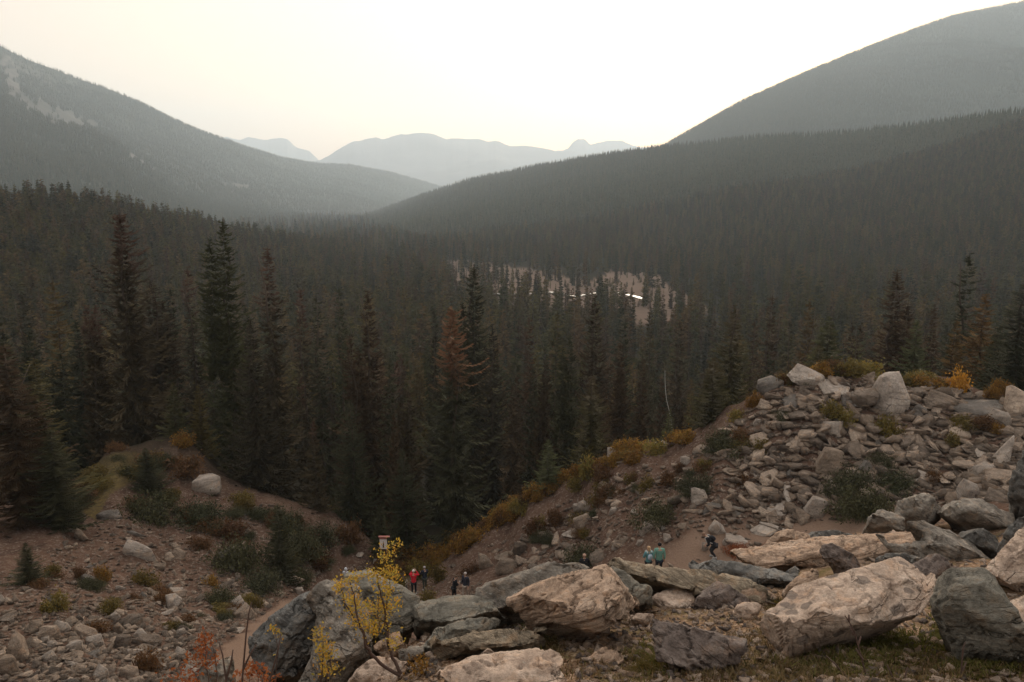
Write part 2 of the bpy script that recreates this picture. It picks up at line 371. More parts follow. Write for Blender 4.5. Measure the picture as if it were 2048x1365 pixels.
# behind the crests the ground falls to the wooded valley
for (u, v, Y) in [(-300,1000,50),(0,1000,50),(130,958,56),(230,898,60),(370,882,61),(430,950,59),(520,990,58),(620,1020,58),(700,1065,57),(760,1108,56),(860,1120,58),
                  (950,1062,54),(1060,992,53),(1160,945,52),(1240,908,51),(1390,862,49),(1480,812,47.5),(1620,752,47),(1850,752,49),(2048,780,48),(2300,780,48)]:
    P = at(u, v, Y)
    CTRL.append((u, None, Y * 1.10, P[2] - CZ - 2.2)); CTRL.append((u, None, Y * 1.28, min(P[2] - CZ - 7.5, -25)))
for u in range(-300, 2400, 300):
    CTRL += [(u, None, 88, -36), (u, None, 115, -41), (u, None, 160, -45), (u, None, 230, -45)]
cp = []
for c in CTRL:
    if c[1] is None:
        x = (c[0] - 1024) / F * c[2] / 1.0; y = c[2]; z = c[3]
    else:
        x, y, z = at(c[0], c[1], c[2]); z -= CZ
    r = math.hypot(x, y); cp.append((math.atan2(x, y) * 2.2, math.log(r), z / r))
cp = np.array(cp)
def _A(a, b): return np.sqrt(((a[:, None, :2] - b[None, :, :2]) ** 2).sum(-1) + 0.0004)
_K = _A(cp, cp); n_ = len(cp)
_M = np.block([[_K + 1e-4 * np.eye(n_), np.ones((n_, 1))], [np.ones((1, n_)), np.zeros((1, 1))]])
_w = np.linalg.solve(_M, np.append(cp[:, 2], 0))
TH = np.linspace(-0.78, 0.78, 420); LR = np.linspace(math.log(1.2), math.log(235), 460)
_g = np.stack(np.meshgrid(TH * 2.2, LR, indexing='ij'), -1).reshape(-1, 2)
TG = np.concatenate([_A(_g[i:i + 20000], cp) @ _w[:-1] + _w[-1] for i in range(0, len(_g), 20000)]).reshape(len(TH), len(LR))
def smooth(x, a, b):
    t = np.clip((x - a) / (b - a), 0, 1); return t * t * (3 - 2 * t)
def valley(x, y):
    return -45 + 2.0 * fbm(xyz(x / 160, y / 160), 3, 5)
def ground_z(x, y, detail=True):
    x = np.asarray(x, float); y = np.asarray(y, float)
    r = np.hypot(x, y) + 1e-6; th = np.arctan2(x, y)
    a = np.abs(th); q = np.clip((a - 0.78) / (math.pi - 0.78), 0, 1)
    def samp(th_):
        i = np.clip((np.clip(th_, -0.78, 0.78) - TH[0]) / (TH[1] - TH[0]), 0, len(TH) - 1.001)
        j = np.clip((np.log(np.clip(r, 1.2, 234)) - LR[0]) / (LR[1] - LR[0]), 0, len(LR) - 1.001)
        i0 = i.astype(int); j0 = j.astype(int); fi = i - i0; fj = j - j0
        return (TG[i0, j0] * (1 - fi) * (1 - fj) + TG[i0 + 1, j0] * fi * (1 - fj) + TG[i0, j0 + 1] * (1 - fi) * fj + TG[i0 + 1, j0 + 1] * fi * fj)
    t = samp(th)
    z = t * r
    side = (a > 0.78)
    if side.any():
        avg = (samp(np.full_like(th, 0.78)) + samp(np.full_like(th, -0.78))) / 2 * r
        z = np.where(side, z * (1 - q) + avg * q, z)
    k = smooth(r, 100, 200)
    z = z * (1 - k) + valley(x, y) * k
    if detail:
        amp = np.clip(np.where(r < 70, r * 0.0055, r * 0.008), 0.03, 0.5) * (1 - 0.6 * k)
        z = z + amp * fbm(xyz(x / (amp * 5 + .1), y / (amp * 5 + .1)), 4, 9) * (1 - 0.75 * path_mask(x, y))
    return z + CZ
def seg_dist(x, y, pts):
    d = np.full(np.broadcast(x, y).shape, 1e9)
    for (x0, y0), (x1, y1) in zip(pts[:-1], pts[1:]):
        vx, vy = x1 - x0, y1 - y0
        t = np.clip(((x - x0) * vx + (y - y0) * vy) / (vx * vx + vy * vy), 0, 1)
        d = np.minimum(d, np.hypot(x - x0 - t * vx, y - y0 - t * vy))
    return d
def _pl(L_): return [tuple(at(*p)[:2]) for p in L_]
PATH = _pl([(430,1365,25),(480,1300,30),(560,1225,38),(650,1190,46),(700,1157,51),(760,1165,50),(830,1192,46),(930,1206,43.5),(1050,1182,40),(1180,1165,37),(1310,1140,35.5),(1400,1110,36),(1500,1105,35.5),(1640,1070,35.5),(1760,1050,35)])
def path_mask(x, y):
    w_ = 0.30 * vn(xyz(x * 1.3, y * 1.3), 3)
    return np.maximum(smooth(seg_dist(x, y, PATH[:9]) + w_, 1.1, 0.5), smooth(seg_dist(x, y, PATH[9:]) + 2 * w_, 3.0, 1.3))
def ground_hit(u, v, rmin=0):
    """first point of the near ground seen through pixel (u, v) beyond distance rmin"""
    u = np.atleast_1d(np.asarray(u, float)); v = np.atleast_1d(np.asarray(v, float))
    rx, dy, dz = ray(u, v); h = np.hypot(rx, dy); th = np.arctan2(rx, dy); t = dz / h
    i = np.clip(((th - TH[0]) / (TH[1] - TH[0])).round().astype(int), 0, len(TH) - 1)
    rows = TG[i] >= t[:, None]; rows[:, np.exp(LR) < rmin] = False
    j = rows.argmax(1); r = np.exp(LR[j]); r = np.where(rows.any(1), r, np.nan)
    x, y = r * np.sin(th), r * np.cos(th)
    return x, y, ground_z(x, y, False)

# ground sheet: polar grid out past the far mountains
def polar(thetas, rads):
    Tm, Rm = np.meshgrid(thetas, rads, indexing='ij'); x = Rm * np.sin(Tm); y = Rm * np.cos(Tm)
    n, m = Tm.shape; idx = np.arange(n * m).reshape(n, m)
    q = np.stack([idx[:-1, :-1], idx[:-1, 1:], idx[1:, 1:], idx[1:, :-1]], -1).reshape(-1, 4)[:, ::-1]
    return x.ravel(), y.ravel(), q
# a forest clearing with the creek, seen in pixels
def poly_mask(u, v, poly):
    u = np.asarray(u); v = np.asarray(v); ins = np.zeros(u.shape, bool); n = len(poly)
    for i in range(n):
        x0, y0 = poly[i]; x1, y1 = poly[(i + 1) % n]
        c = ((y0 > v) != (y1 > v)) & (u < (x1 - x0) * (v - y0) / (y1 - y0 + 1e-9) + x0); ins ^= c
    return ins
MEADOW = [(870,526),(1000,530),(1110,547),(1180,562),(1215,536),(1290,534),(1350,575),(1420,625),(1330,655),(1150,622),(1010,606),(920,592)]
def meadow(x, y):
    u, v = project(xyz(x, y, CZ - 45.0)); f = poly_mask(u + 10 * vn(xyz(x / 30, y / 30), 2), v + 6 * vn(xyz(x / 30, y / 30), 4), MEADOW)
    return f & (np.hypot(x, y) > 150) & (np.asarray(y) > 0)
ths = np.concatenate([np.linspace(-math.pi, -0.8, 24)[:-1], np.linspace(-0.8, 0.8, 620), np.linspace(0.8, math.pi, 24)[1:]])
rs = np.concatenate([np.exp(np.linspace(math.log(1.0), math.log(9), 170)), np.exp(np.linspace(math.log(9.06), math.log(30), 70)), np.exp(np.linspace(math.log(30.2), math.log(75), 190)), np.exp(np.linspace(math.log(76), math.log(20000), 160))])
gx, gy, gq = polar(ths, rs)
gz = ground_z(gx, gy); gz = np.where(np.hypot(gx, gy) > 600, np.minimum(gz, CZ - 40), gz)
# creek bed
CREEK = [tuple(at(u, v, Y)[:2]) for (u, v, Y) in [(935,583,392),(1000,585,390),(1062,584,392),(1100,580,398),(1150,588,380),(1222,578,405),(1290,590,370)]]
cd = seg_dist(gx, gy, CREEK); far_g = np.hypot(gx, gy) > 200
gz = np.where(far_g & (cd < 14), CZ - 46.6 + 1.2 * smooth(cd, 5, 14), gz)
a_path = path_mask(gx, gy); a_mead = np.where(meadow(gx, gy), 1.0, 0.0)
rr = np.hypot(gx, gy)
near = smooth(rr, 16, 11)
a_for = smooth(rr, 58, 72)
gu, gv = project(xyz(gx, gy, gz))
gold = poly_mask(gu, gv, [(140,1010),(150,940),(230,905),(290,905),(270,960),(220,990),(190,1040)]) & (rr > 40) & (rr < 75) & (gy > 0)
GM, t, b = mat('ground_soil'); b.inputs['Specular IOR Level'].default_value = 0.0; b.inputs['Roughness'].default_value = 1.0
oc = node(t, 'ShaderNodeTexCoord').outputs['Object']
n1 = noise(t, oc, 0.6, 5, 0.65); n2 = noise(t, oc, 4, 5, 0.7); n3 = noise(t, oc, 26, 5, 0.75)
soil = rampn(t, n1, [(0.3, (0.045, 0.029, 0.021)), (0.5, (0.085, 0.050, 0.036)), (0.7, (0.12, 0.078, 0.056))])
soil = mixc(t, mrange(t, n2, 0.5, 0.7, 0, 0.6), soil, (0.20, 0.155, 0.125))
peb = node(t, 'ShaderNodeTexVoronoi'); peb.inputs['Scale'].default_value = 7; t.links.new(oc, peb.inputs['Vector'])
pebc = rampn(t, peb.outputs['Color'], [(0.0, (0.12, 0.09, 0.075)), (1.0, (0.40, 0.34, 0.30))])
soil = mixc(t, mth(t, 'MULTIPLY', mrange(t, peb.outputs['Distance'], 0.30, 0.40, 0.5, 0), mrange(t, n2, 0.45, 0.6)), soil, pebc)
path_c = mixc(t, mrange(t, n3, 0.35, 0.65), (0.135, 0.088, 0.064), (0.21, 0.142, 0.105))
soil = mixc(t, attr(t, 'path'), soil, path_c)
# knoll: needles, dry moss and grit
kn = rampn(t, n3, [(0.3, (0.075, 0.046, 0.028)), (0.5, (0.19, 0.12, 0.075)), (0.66, (0.42, 0.30, 0.215))])
mossn = noise(t, oc, 2.3, 4, 0.6)
kn = mixc(t, mrange(t, mossn, 0.48, 0.62, 0, 0.7), kn, (0.085, 0.072, 0.026))
soil = mixc(t, attr(t, 'near'), soil, kn)
soil = mixc(t, attr(t, 'gold'), soil, mixc(t, mrange(t, n2, 0.4, 0.6), (0.13, 0.095, 0.04), (0.075, 0.055, 0.03)))
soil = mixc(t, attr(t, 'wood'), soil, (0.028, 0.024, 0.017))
soil = mixc(t, attr(t, 'meadow'), soil, mixc(t, mrange(t, noise(t, oc, 0.03, 5, 0.7), 0.35, 0.65), (0.115, 0.083, 0.066), (0.16, 0.115, 0.09)))
t.links.new(soil, b.inputs['Base Color'])
hh = mth(t, 'ADD', mth(t, 'MULTIPLY', peb.outputs['Distance'], -0.5), mth(t, 'ADD', mth(t, 'MULTIPLY', n3, 0.6), n2))
bump(t, b, hh, 0.7, 0.06)
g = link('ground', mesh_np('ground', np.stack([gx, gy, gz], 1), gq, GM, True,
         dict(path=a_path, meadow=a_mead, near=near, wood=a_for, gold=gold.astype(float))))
tag(g, kind='structure')
# water of the creek: a level sheet in its bed
WM, t, b = mat('creek_water'); b.inputs['Base Color'].default_value = (0.03, 0.035, 0.035, 1); b.inputs['Roughness'].default_value = 0.4; b.inputs['Specular IOR Level'].default_value = 0.6
oc = node(t, 'ShaderNodeTexCoord').outputs['Object']; bump(t, b, noise(t, oc, 0.5, 3), 0.05, 0.05)
wv = []
cpts = [Vector((*p, 0)) for p in CREEK]
for i, p in enumerate(cpts):
    d = (cpts[min(i + 1, len(cpts) - 1)] - cpts[max(i - 1, 0)]).normalized(); nrm = Vector((-d.y, d.x, 0)); w = 1.7 + 0.8 * math.sin(i * 2.1)
    wv += [tuple(p + nrm * w + Vector((0, 0, CZ - 46.0))), tuple(p - nrm * w + Vector((0, 0, CZ - 46.0)))]
wq = [(2 * i, 2 * i + 1, 2 * i + 3, 2 * i + 2) for i in range(len(cpts) - 1)]
tag(link('river', mesh_np('river', wv, wq, WM)), kind='structure')

# ------------------------------------------------------------------ hills and mountains
HM = {}
def hill_mat(name, base, bare, k=1.0):
    m, t, b = mat(name); oc = node(t, 'ShaderNodeTexCoord').outputs['Object']
    n1 = noise(t, oc, 0.004 * k, 6, 0.65); n2 = noise(t, oc, 0.03 * k, 6, 0.7)
    c = mixc(t, mrange(t, n1, 0.35, 0.65), base, tuple(x * 1.5 for x in base))
    c = mixc(t, attr(t, 'bare'), c, mixc(t, mrange(t, n2, 0.35, 0.65), bare, tuple(x * 0.6 for x in bare)))
    t.links.new(c, b.inputs['Base Color']); bump(t, b, n2, 0.5, 6)
    return m
woodhill = hill_mat('wooded_hillside', (0.030, 0.034, 0.024), (0.12, 0.11, 0.10))
peak_m = hill_mat('bare_mountain_rock', (0.16, 0.15, 0.15), (0.3, 0.28, 0.27), 0.3)
class Hill:
    def __init__(s, crest, foot, g=1.15, amp=0.06, rough=0.0, seed=1, sc=400.0):
        s.c = np.array(crest, float); s.f = np.array(foot, float); s.g = g; s.amp = amp; s.rough = rough; s.seed = seed; s.sc = sc
        s.u0, s.u1 = s.c[0, 0], s.c[-1, 0]
    def ev(s, u, t):
        vc = np.interp(u, s.c[:, 0], s.c[:, 1]); Yc = np.interp(u, s.c[:, 0], s.c[:, 2])
        if s.rough: vc = vc + s.rough * fbm(xyz(u / 16.0, 0 * u), 4, s.seed)
        C = at(u, vc, Yc)
        zf = np.interp(u, s.f[:, 0], s.f[:, 1]); Yf = np.interp(u, s.f[:, 0], s.f[:, 2])
        ax = ray(u, 400)[0] / ray(u, 400)[1]
        tt = np.minimum(t, 1.0); back = np.maximum(t - 1.0, 0)
        Y = Yf + (C[..., 1] - Yf) * t
        # keep every vertical section in the plane through the camera
        x = C[..., 0] / C[..., 1] * Y
        H = C[..., 2] - (zf + CZ)
        z = zf + CZ + H * (tt ** s.g) - back * H * 0.9
        nz = fbm(xyz(x / s.sc, Y / s.sc), 5, s.seed) * s.amp * np.abs(H) * np.sin(np.pi * np.clip(tt, 0, 1)) * (1 - 0.3 * tt)
        return np.stack([x, Y, z + nz], -1)
    def mesh(s, name, mt, ns=320, ntt=110, bare=None):
        U, Tt = np.meshgrid(np.linspace(s.u0, s.u1, ns), np.concatenate([np.linspace(0, 1, ntt), [1.06, 1.2, 1.5]]), indexing='ij')
        P = s.ev(U, Tt); idx = np.arange(U.size).reshape(U.shape)
        q = np.stack([idx[:-1, :-1], idx[:-1, 1:], idx[1:, 1:], idx[1:, :-1]], -1).reshape(-1, 4)[:, ::-1]
        P = P.reshape(-1, 3)
        bb = bare(*project(P)) if bare else np.zeros(len(P))
        o = link(name, mesh_np(name, P, q, mt, True, dict(bare=bb))); tag(o, kind='structure'); return o
def near_line(u, v, pts, w):
    return smooth(seg_dist(u, v, pts) + w * 0.9 * vn(xyz(u / 9, v / 9), 7), w, w * 0.4)
def bare_left(u, v):
    return np.clip(near_line(u, v, [(-40, 120), (10, 128), (22, 150), (30, 190)], 14)
                   + near_line(u, v, [(40, 200), (100, 225), (185, 248)], 16) * 0.6
                   + near_line(u, v, [(-60, 118), (60, 135), (110, 175)], 12) * 0.35
                   + near_line(u, v, [(430, 367), (495, 372)], 5) * 0.8, 0, 1)
def bare_spur(u, v):
    return np.clip(near_line(u, v, [(20, 212), (95, 236), (175, 250)], 9) * 0.8 + near_line(u, v, [(265, 306), (300, 328), (345, 356), (395, 374)], 8) * 0.9, 0, 1)
H_left = Hill([(-260,20,2600),(-120,60,2700),(0,92,2800),(30,108,2850),(60,122,2900),(110,140,3000),(160,160,3050),(220,180,3150),(280,205,3250),(340,236,3350),(400,262,3500),(480,290,3800),(560,315,4200),(640,328,4600),(700,330,4800),(780,345,5000),(850,364,5300),(900,380,5500),(960,400,5700)],
              [(-260,-40,700),(0,-45,850),(400,-48,1600),(700,-48,2600),(960,-48,4300)], g=1.25, amp=0.09, seed=3, sc=500)
H_spur = Hill([(-260,150,1500),(-100,190,1600),(0,212,1700),(100,240,1750),(170,256,1800),(240,290,1900),(300,332,2000),(360,366,2150),(430,388,2300),(560,418,2600),(700,440,3000)],
              [(-260,-44,650),(0,-46,750),(300,-48,1000),(700,-48,2000)], g=1.2, amp=0.06, seed=5, sc=300)
H_rback = Hill([(1240,335,2300),(1330,292,2350),(1400,252,2400),(1480,206,2500),(1580,160,2700),(1680,118,2900),(1800,70,3200),(1900,34,3500),(2048,4,3900),(2150,-25,4100),(2320,-60,4300)],
               [(1240,-40,1500),(1600,-20,1300),(2320,40,1400)], g=1.1, amp=0.07, seed=8, sc=500)
H_rnear = Hill([(690,447,2600),(730,436,2500),(800,412,2400),(880,384,2250),(940,365,2100),(1000,354,2000),(1090,336,1850),(1180,322,1700),(1260,312,1550),(1330,304,1450),(1500,288,1250),(1700,280,1100),(1850,264,980),(1960,250,900),(2048,243,840),(2320,215,760)],
               [(690,-47,2300),(745,-47,1100),(850,-47,690),(1000,-47,560),(1200,-47,500),(1450,-47,430),(1700,-47,370),(2048,-47,320),(2320,-47,300)], g=1.2, amp=0.10, seed=13, sc=260)
H_bank = Hill([(-260,430,250),(-100,436,280),(0,446,300),(60,440,315),(130,436,330),(220,448,360),(300,462,400),(380,470,450),(450,484,500),(600,505,560),(720,522,580)],
              [(-260,-46,130),(0,-46,140),(300,-47,170),(500,-47,230),(720,-47,420)], g=1.1, amp=0.08, seed=17, sc=80)
P_a = Hill([(380,300,10500),(440,279,10500),(455,275,10500),(478,281,10500),(498,276,10500),(512,277,10500),(528,282,10500),(545,277,10500),(563,275,10500),(575,281,10500),(590,293,10500),(604,301,10500),(618,304,10500),(640,321,10500),(700,330,10500),(760,345,10500)],
           [(380,-45,8600),(760,-45,8600)], g=0.9, amp=0.15, rough=2.0, seed=21, sc=900)
P_b = Hill([(560,330,9000),(640,320,9000),(662,309,9000),(680,299,9000),(700,288,9000),(730,279,9000),(752,277,9000),(765,280,9000),(790,272,9000),(815,269,9000),(845,264,9000),(862,267,9000),(880,274,9000),(893,280,9000),(912,277,9000),(950,280,9000),(1000,285,9000),(1018,293,9000),(1038,294,9000),(1060,291,9000),(1078,296,9000),(1100,301,9000),(1160,306,9000),(1260,325,9000),(1400,360,9000)],
           [(560,-45,6500),(1400,-45,6500)], g=0.95, amp=0.15, rough=2.2, seed=23, sc=900)
P_c = Hill([(1080,306,10500),(1125,302,10500),(1136,295,10500),(1146,284,10500),(1156,279,10500),(1170,280,10500),(1180,289,10500),(1196,284,10500),(1215,282,10500),(1240,281,10500),(1256,288,10500),(1275,293,10500),(1320,300,10500),(1500,330,10500)],
           [(1080,-45,8600),(1500,-45,8600)], g=0.9, amp=0.15, rough=2.2, seed=27, sc=900)
H_left.mesh('hill', woodhill, bare=bare_left); H_spur.mesh('hill', woodhill, bare=bare_spur)
H_rback.mesh('hill', woodhill); H_rnear.mesh('hill', woodhill); H_bank.mesh('hill', woodhill, 200, 60)
for p in (P_a, P_b, P_c): p.mesh('mountain', peak_m, 400, 60)

# haze: one closed box round everything
hz = bpy.data.materials.new('haze_air'); hz.use_nodes = True; t = hz.node_tree; t.nodes.clear()
pv = node(t, 'ShaderNodeVolumePrincipled'); pv.inputs['Density'].default_value = HAZE_DENSITY
pv.inputs['Color'].default_value = (0.725, 0.855, 0.965, 1); pv.inputs['Anisotropy'].default_value = 0.33
ou = node(t, 'ShaderNodeOutputMaterial'); t.links.new(pv.outputs[0], ou.inputs['Volume'])
x0, x1, y0, y1, z0, z1 = -13000, 13000, -13000, 13000, CZ - 52, 1400
bv = [(x, y, z) for x in (x0, x1) for y in (y0, y1) for z in (z0, z1)]
bq = [(0, 1, 3, 2), (4, 6, 7, 5), (0, 4, 5, 1), (2, 3, 7, 6), (0, 2, 6, 4), (1, 5, 7, 3)]
tag(link('haze', mesh_np('haze', bv, bq, hz)), kind='stuff')

# ------------------------------------------------------------------ conifers (height 1, standing on z = 0)
def conifer(seed, whorls=34, nb=6, segs=5, width=0.11, base=0.10, ragged=0.35, droop=0.35, power=0.75, fork=0, gap=0.0, leaf=0.020, belly=0.0):
    rg = np.random.default_rng(seed); tris = []
    tops = [(0, 0, 1.0, base, 1.0)]
    if fork: tops.append((width * 0.55, 0.01, 1 - fork, 0.45, 0.7))
    for (ox, oy, ht, bz, ws) in tops:
        cl = 1 + ragged * rg.uniform(-1.0, 0.75, (8, 9))
        nW = max(6, int(whorls * (ht - bz)))
        for w in range(nW):
            f = (w + rg.uniform(-0.3, 0.3)) / nW; f = min(max(f, 0), 0.995)
            z = bz + (ht - bz) * f
            Lw = width * ws * ((1 - f) ** power) * (1 - belly * (1 - f) ** 6) + 0.006
            z0b = z; off = rg.uniform(0, 6.28); lev = 1 + ragged * rg.uniform(-1, 1)
            for k in range(nb):
                if rg.random() < gap: continue
                a = off + 6.283 * k / nb + rg.uniform(-0.35, 0.35)
                Lb = Lw * lev * (1 + ragged * rg.uniform(-1, 0.7)); d = np.array([math.cos(a), math.sin(a), 0]); s_ = np.array([-d[1], d[0], 0])
                dr = droop * rg.uniform(0.6, 1.4) * (1.2 - 0.9 * f)
                z = z0b + (ht - bz) / nW * rg.uniform(-0.9, 0.9); Lb *= cl[int((a % 6.283) / 6.2832 * 8) % 8, int(f * 9) % 9]
                p_prev = np.array([ox, oy, z])
                for j in range(1, segs + 1):
                    q = j / segs
                    p = np.array([ox, oy, z]) + d * Lb * q + np.array([0, 0, Lb * (-dr * math.sin(q * 2.3) + 0.25 * q * q)])
                    sz = leaf * rg.uniform(0.7, 1.35) * (0.6 + 0.5 * math.sin(q * 3.0)) * (0.45 + 0.9 * (1 - f) ** 0.5)
                    dn = np.array([0, 0, -sz * rg.uniform(0.35, 0.9)])
                    # two side sprigs and one hanging along the branch
                    for sg in (-1, 1):
                        tip = p + (s_ * sg * 0.85 + d * 0.7) * sz * 1.25 + dn * 0.5
                        tris.append((p_prev, p + s_ * sg * sz * 0.12, tip))
                    tris.append((p_prev, p + dn * 0.8, p + d * sz * 0.9))
                    p_prev = p
        # leader
        for k in range(4):
            a = rg.uniform(0, 6.28); dd = np.array([math.cos(a), math.sin(a), 0]) * 0.006
            c0 = np.array([ox, oy, ht - 0.045]); tris.append((c0 + dd, c0 - dd, np.array([ox, oy, ht + 0.004])))
    A = np.array(tris).reshape(-1, 3); return A, np.arange(len(A)).reshape(-1, 3)
def trunk(seed, r=0.011, bare_top=0.97, n=7):
    rg = np.random.default_rng(seed + 99); pts = [(rg.uniform(-.004, .004) * k, rg.uniform(-.004, .004) * k, -0.03 + (bare_top + 0.03) * k / 8) for k in range(9)]
    return tube(pts, [r * (1 - 0.93 * k / 8) + 0.0006 for k in range(9)], n)
KINDS = {
    'a': dict(seed=1, whorls=44, nb=7, segs=6, width=0.115, ragged=0.35, base=0.06),
    'b': dict(seed=2, whorls=50, nb=6, segs=5, width=0.085, ragged=0.42, base=0.08, power=0.6, fork=0.13),
    'c': dict(seed=3, whorls=46, nb=6, segs=5, width=0.095, ragged=0.5, base=0.05, droop=0.5, gap=0.12),
    'd': dict(seed=4, whorls=40, nb=6, segs=5, width=0.072, ragged=0.45, base=0.12, gap=0.15, power=0.55),
    'e': dict(seed=5, whorls=42, nb=7, segs=7, width=0.17, ragged=0.25, base=0.04, power=0.8),
    'f': dict(seed=6, whorls=44, nb=6, segs=4, width=0.060, ragged=0.5, base=0.2, gap=0.2, power=0.5),
    'g': dict(seed=7, whorls=46, nb=7, segs=6, width=0.105, ragged=0.45, base=0.05, fork=0.07, power=0.65),
    'h': dict(seed=8, whorls=50, nb=7, segs=6, width=0.13, ragged=0.55, base=0.05, power=0.55, gap=0.08, leaf=0.026),
    'y': dict(seed=9, whorls=30, nb=8, segs=5, width=0.20, ragged=0.25, base=0.0, power=0.85, leaf=0.034, droop=0.15),
    'z': dict(seed=10, whorls=28, nb=7, segs=4, width=0.15, ragged=0.35, base=0.02, power=0.8, leaf=0.036, droop=0.15),
}
HD = {}
CR, TR = {}, {}
for k, kw in KINDS.items():
    hd = dict(kw); hd['whorls'] = int(kw['whorls'] * 1.5); hd['segs'] = kw['segs'] + 3; hd['leaf'] = kw.get('leaf', .020) * 0.58; HD[k] = conifer(**hd)
    kw = dict(kw); kw['whorls'] = int(kw['whorls'] * 1.2); kw['leaf'] = kw.get('leaf', .020) * 0.8
    CR[k] = conifer(**kw); TR[k] = mesh_np('trunk', *trunk(kw['seed']), bark, True)
_cm = {}
def crown_mesh(kind, m, hd=False):
    if (kind, m, hd) not in _cm: _cm[(kind, m, hd)] = mesh_np('crown', *(HD if hd else CR)[kind], MF[m])
    return _cm[(kind, m, hd)]
n_trees = 0
def tree(kind, m, loc, H, wf=1.0, label='', group=None, rz=None, name='spruce_tree', hd=False):
    global n_trees; n_trees += 1
    e_ = empty(name, loc, label, 'tree', group, rng.uniform(0, 6.28) if rz is None else rz, (H * wf, H * wf, H))
    link('trunk', TR[kind], e_); link('crown', crown_mesh(kind, m, hd), e_)
    return e_
def tree_px(u, v, Y, kind, m, wpx=None, label='', group=None, rz=None, name='spruce_tree', base_v=None):
    P = at(u, v, Y); z0_ = float(ground_z(P[0], P[1]))
    if base_v is not None: z0_ = min(z0_, at(u, base_v, Y)[2])
    H = P[2] - z0_ + 0.2; w = KINDS[kind]['width'] * 2 * 0.98
    wf = 1.0 if wpx is None else (wpx / ppx(Y)) / (w * H)
    return tree(kind, m, (P[0], P[1], z0_ - 0.2), H, wf, label, group, rz, name, True)
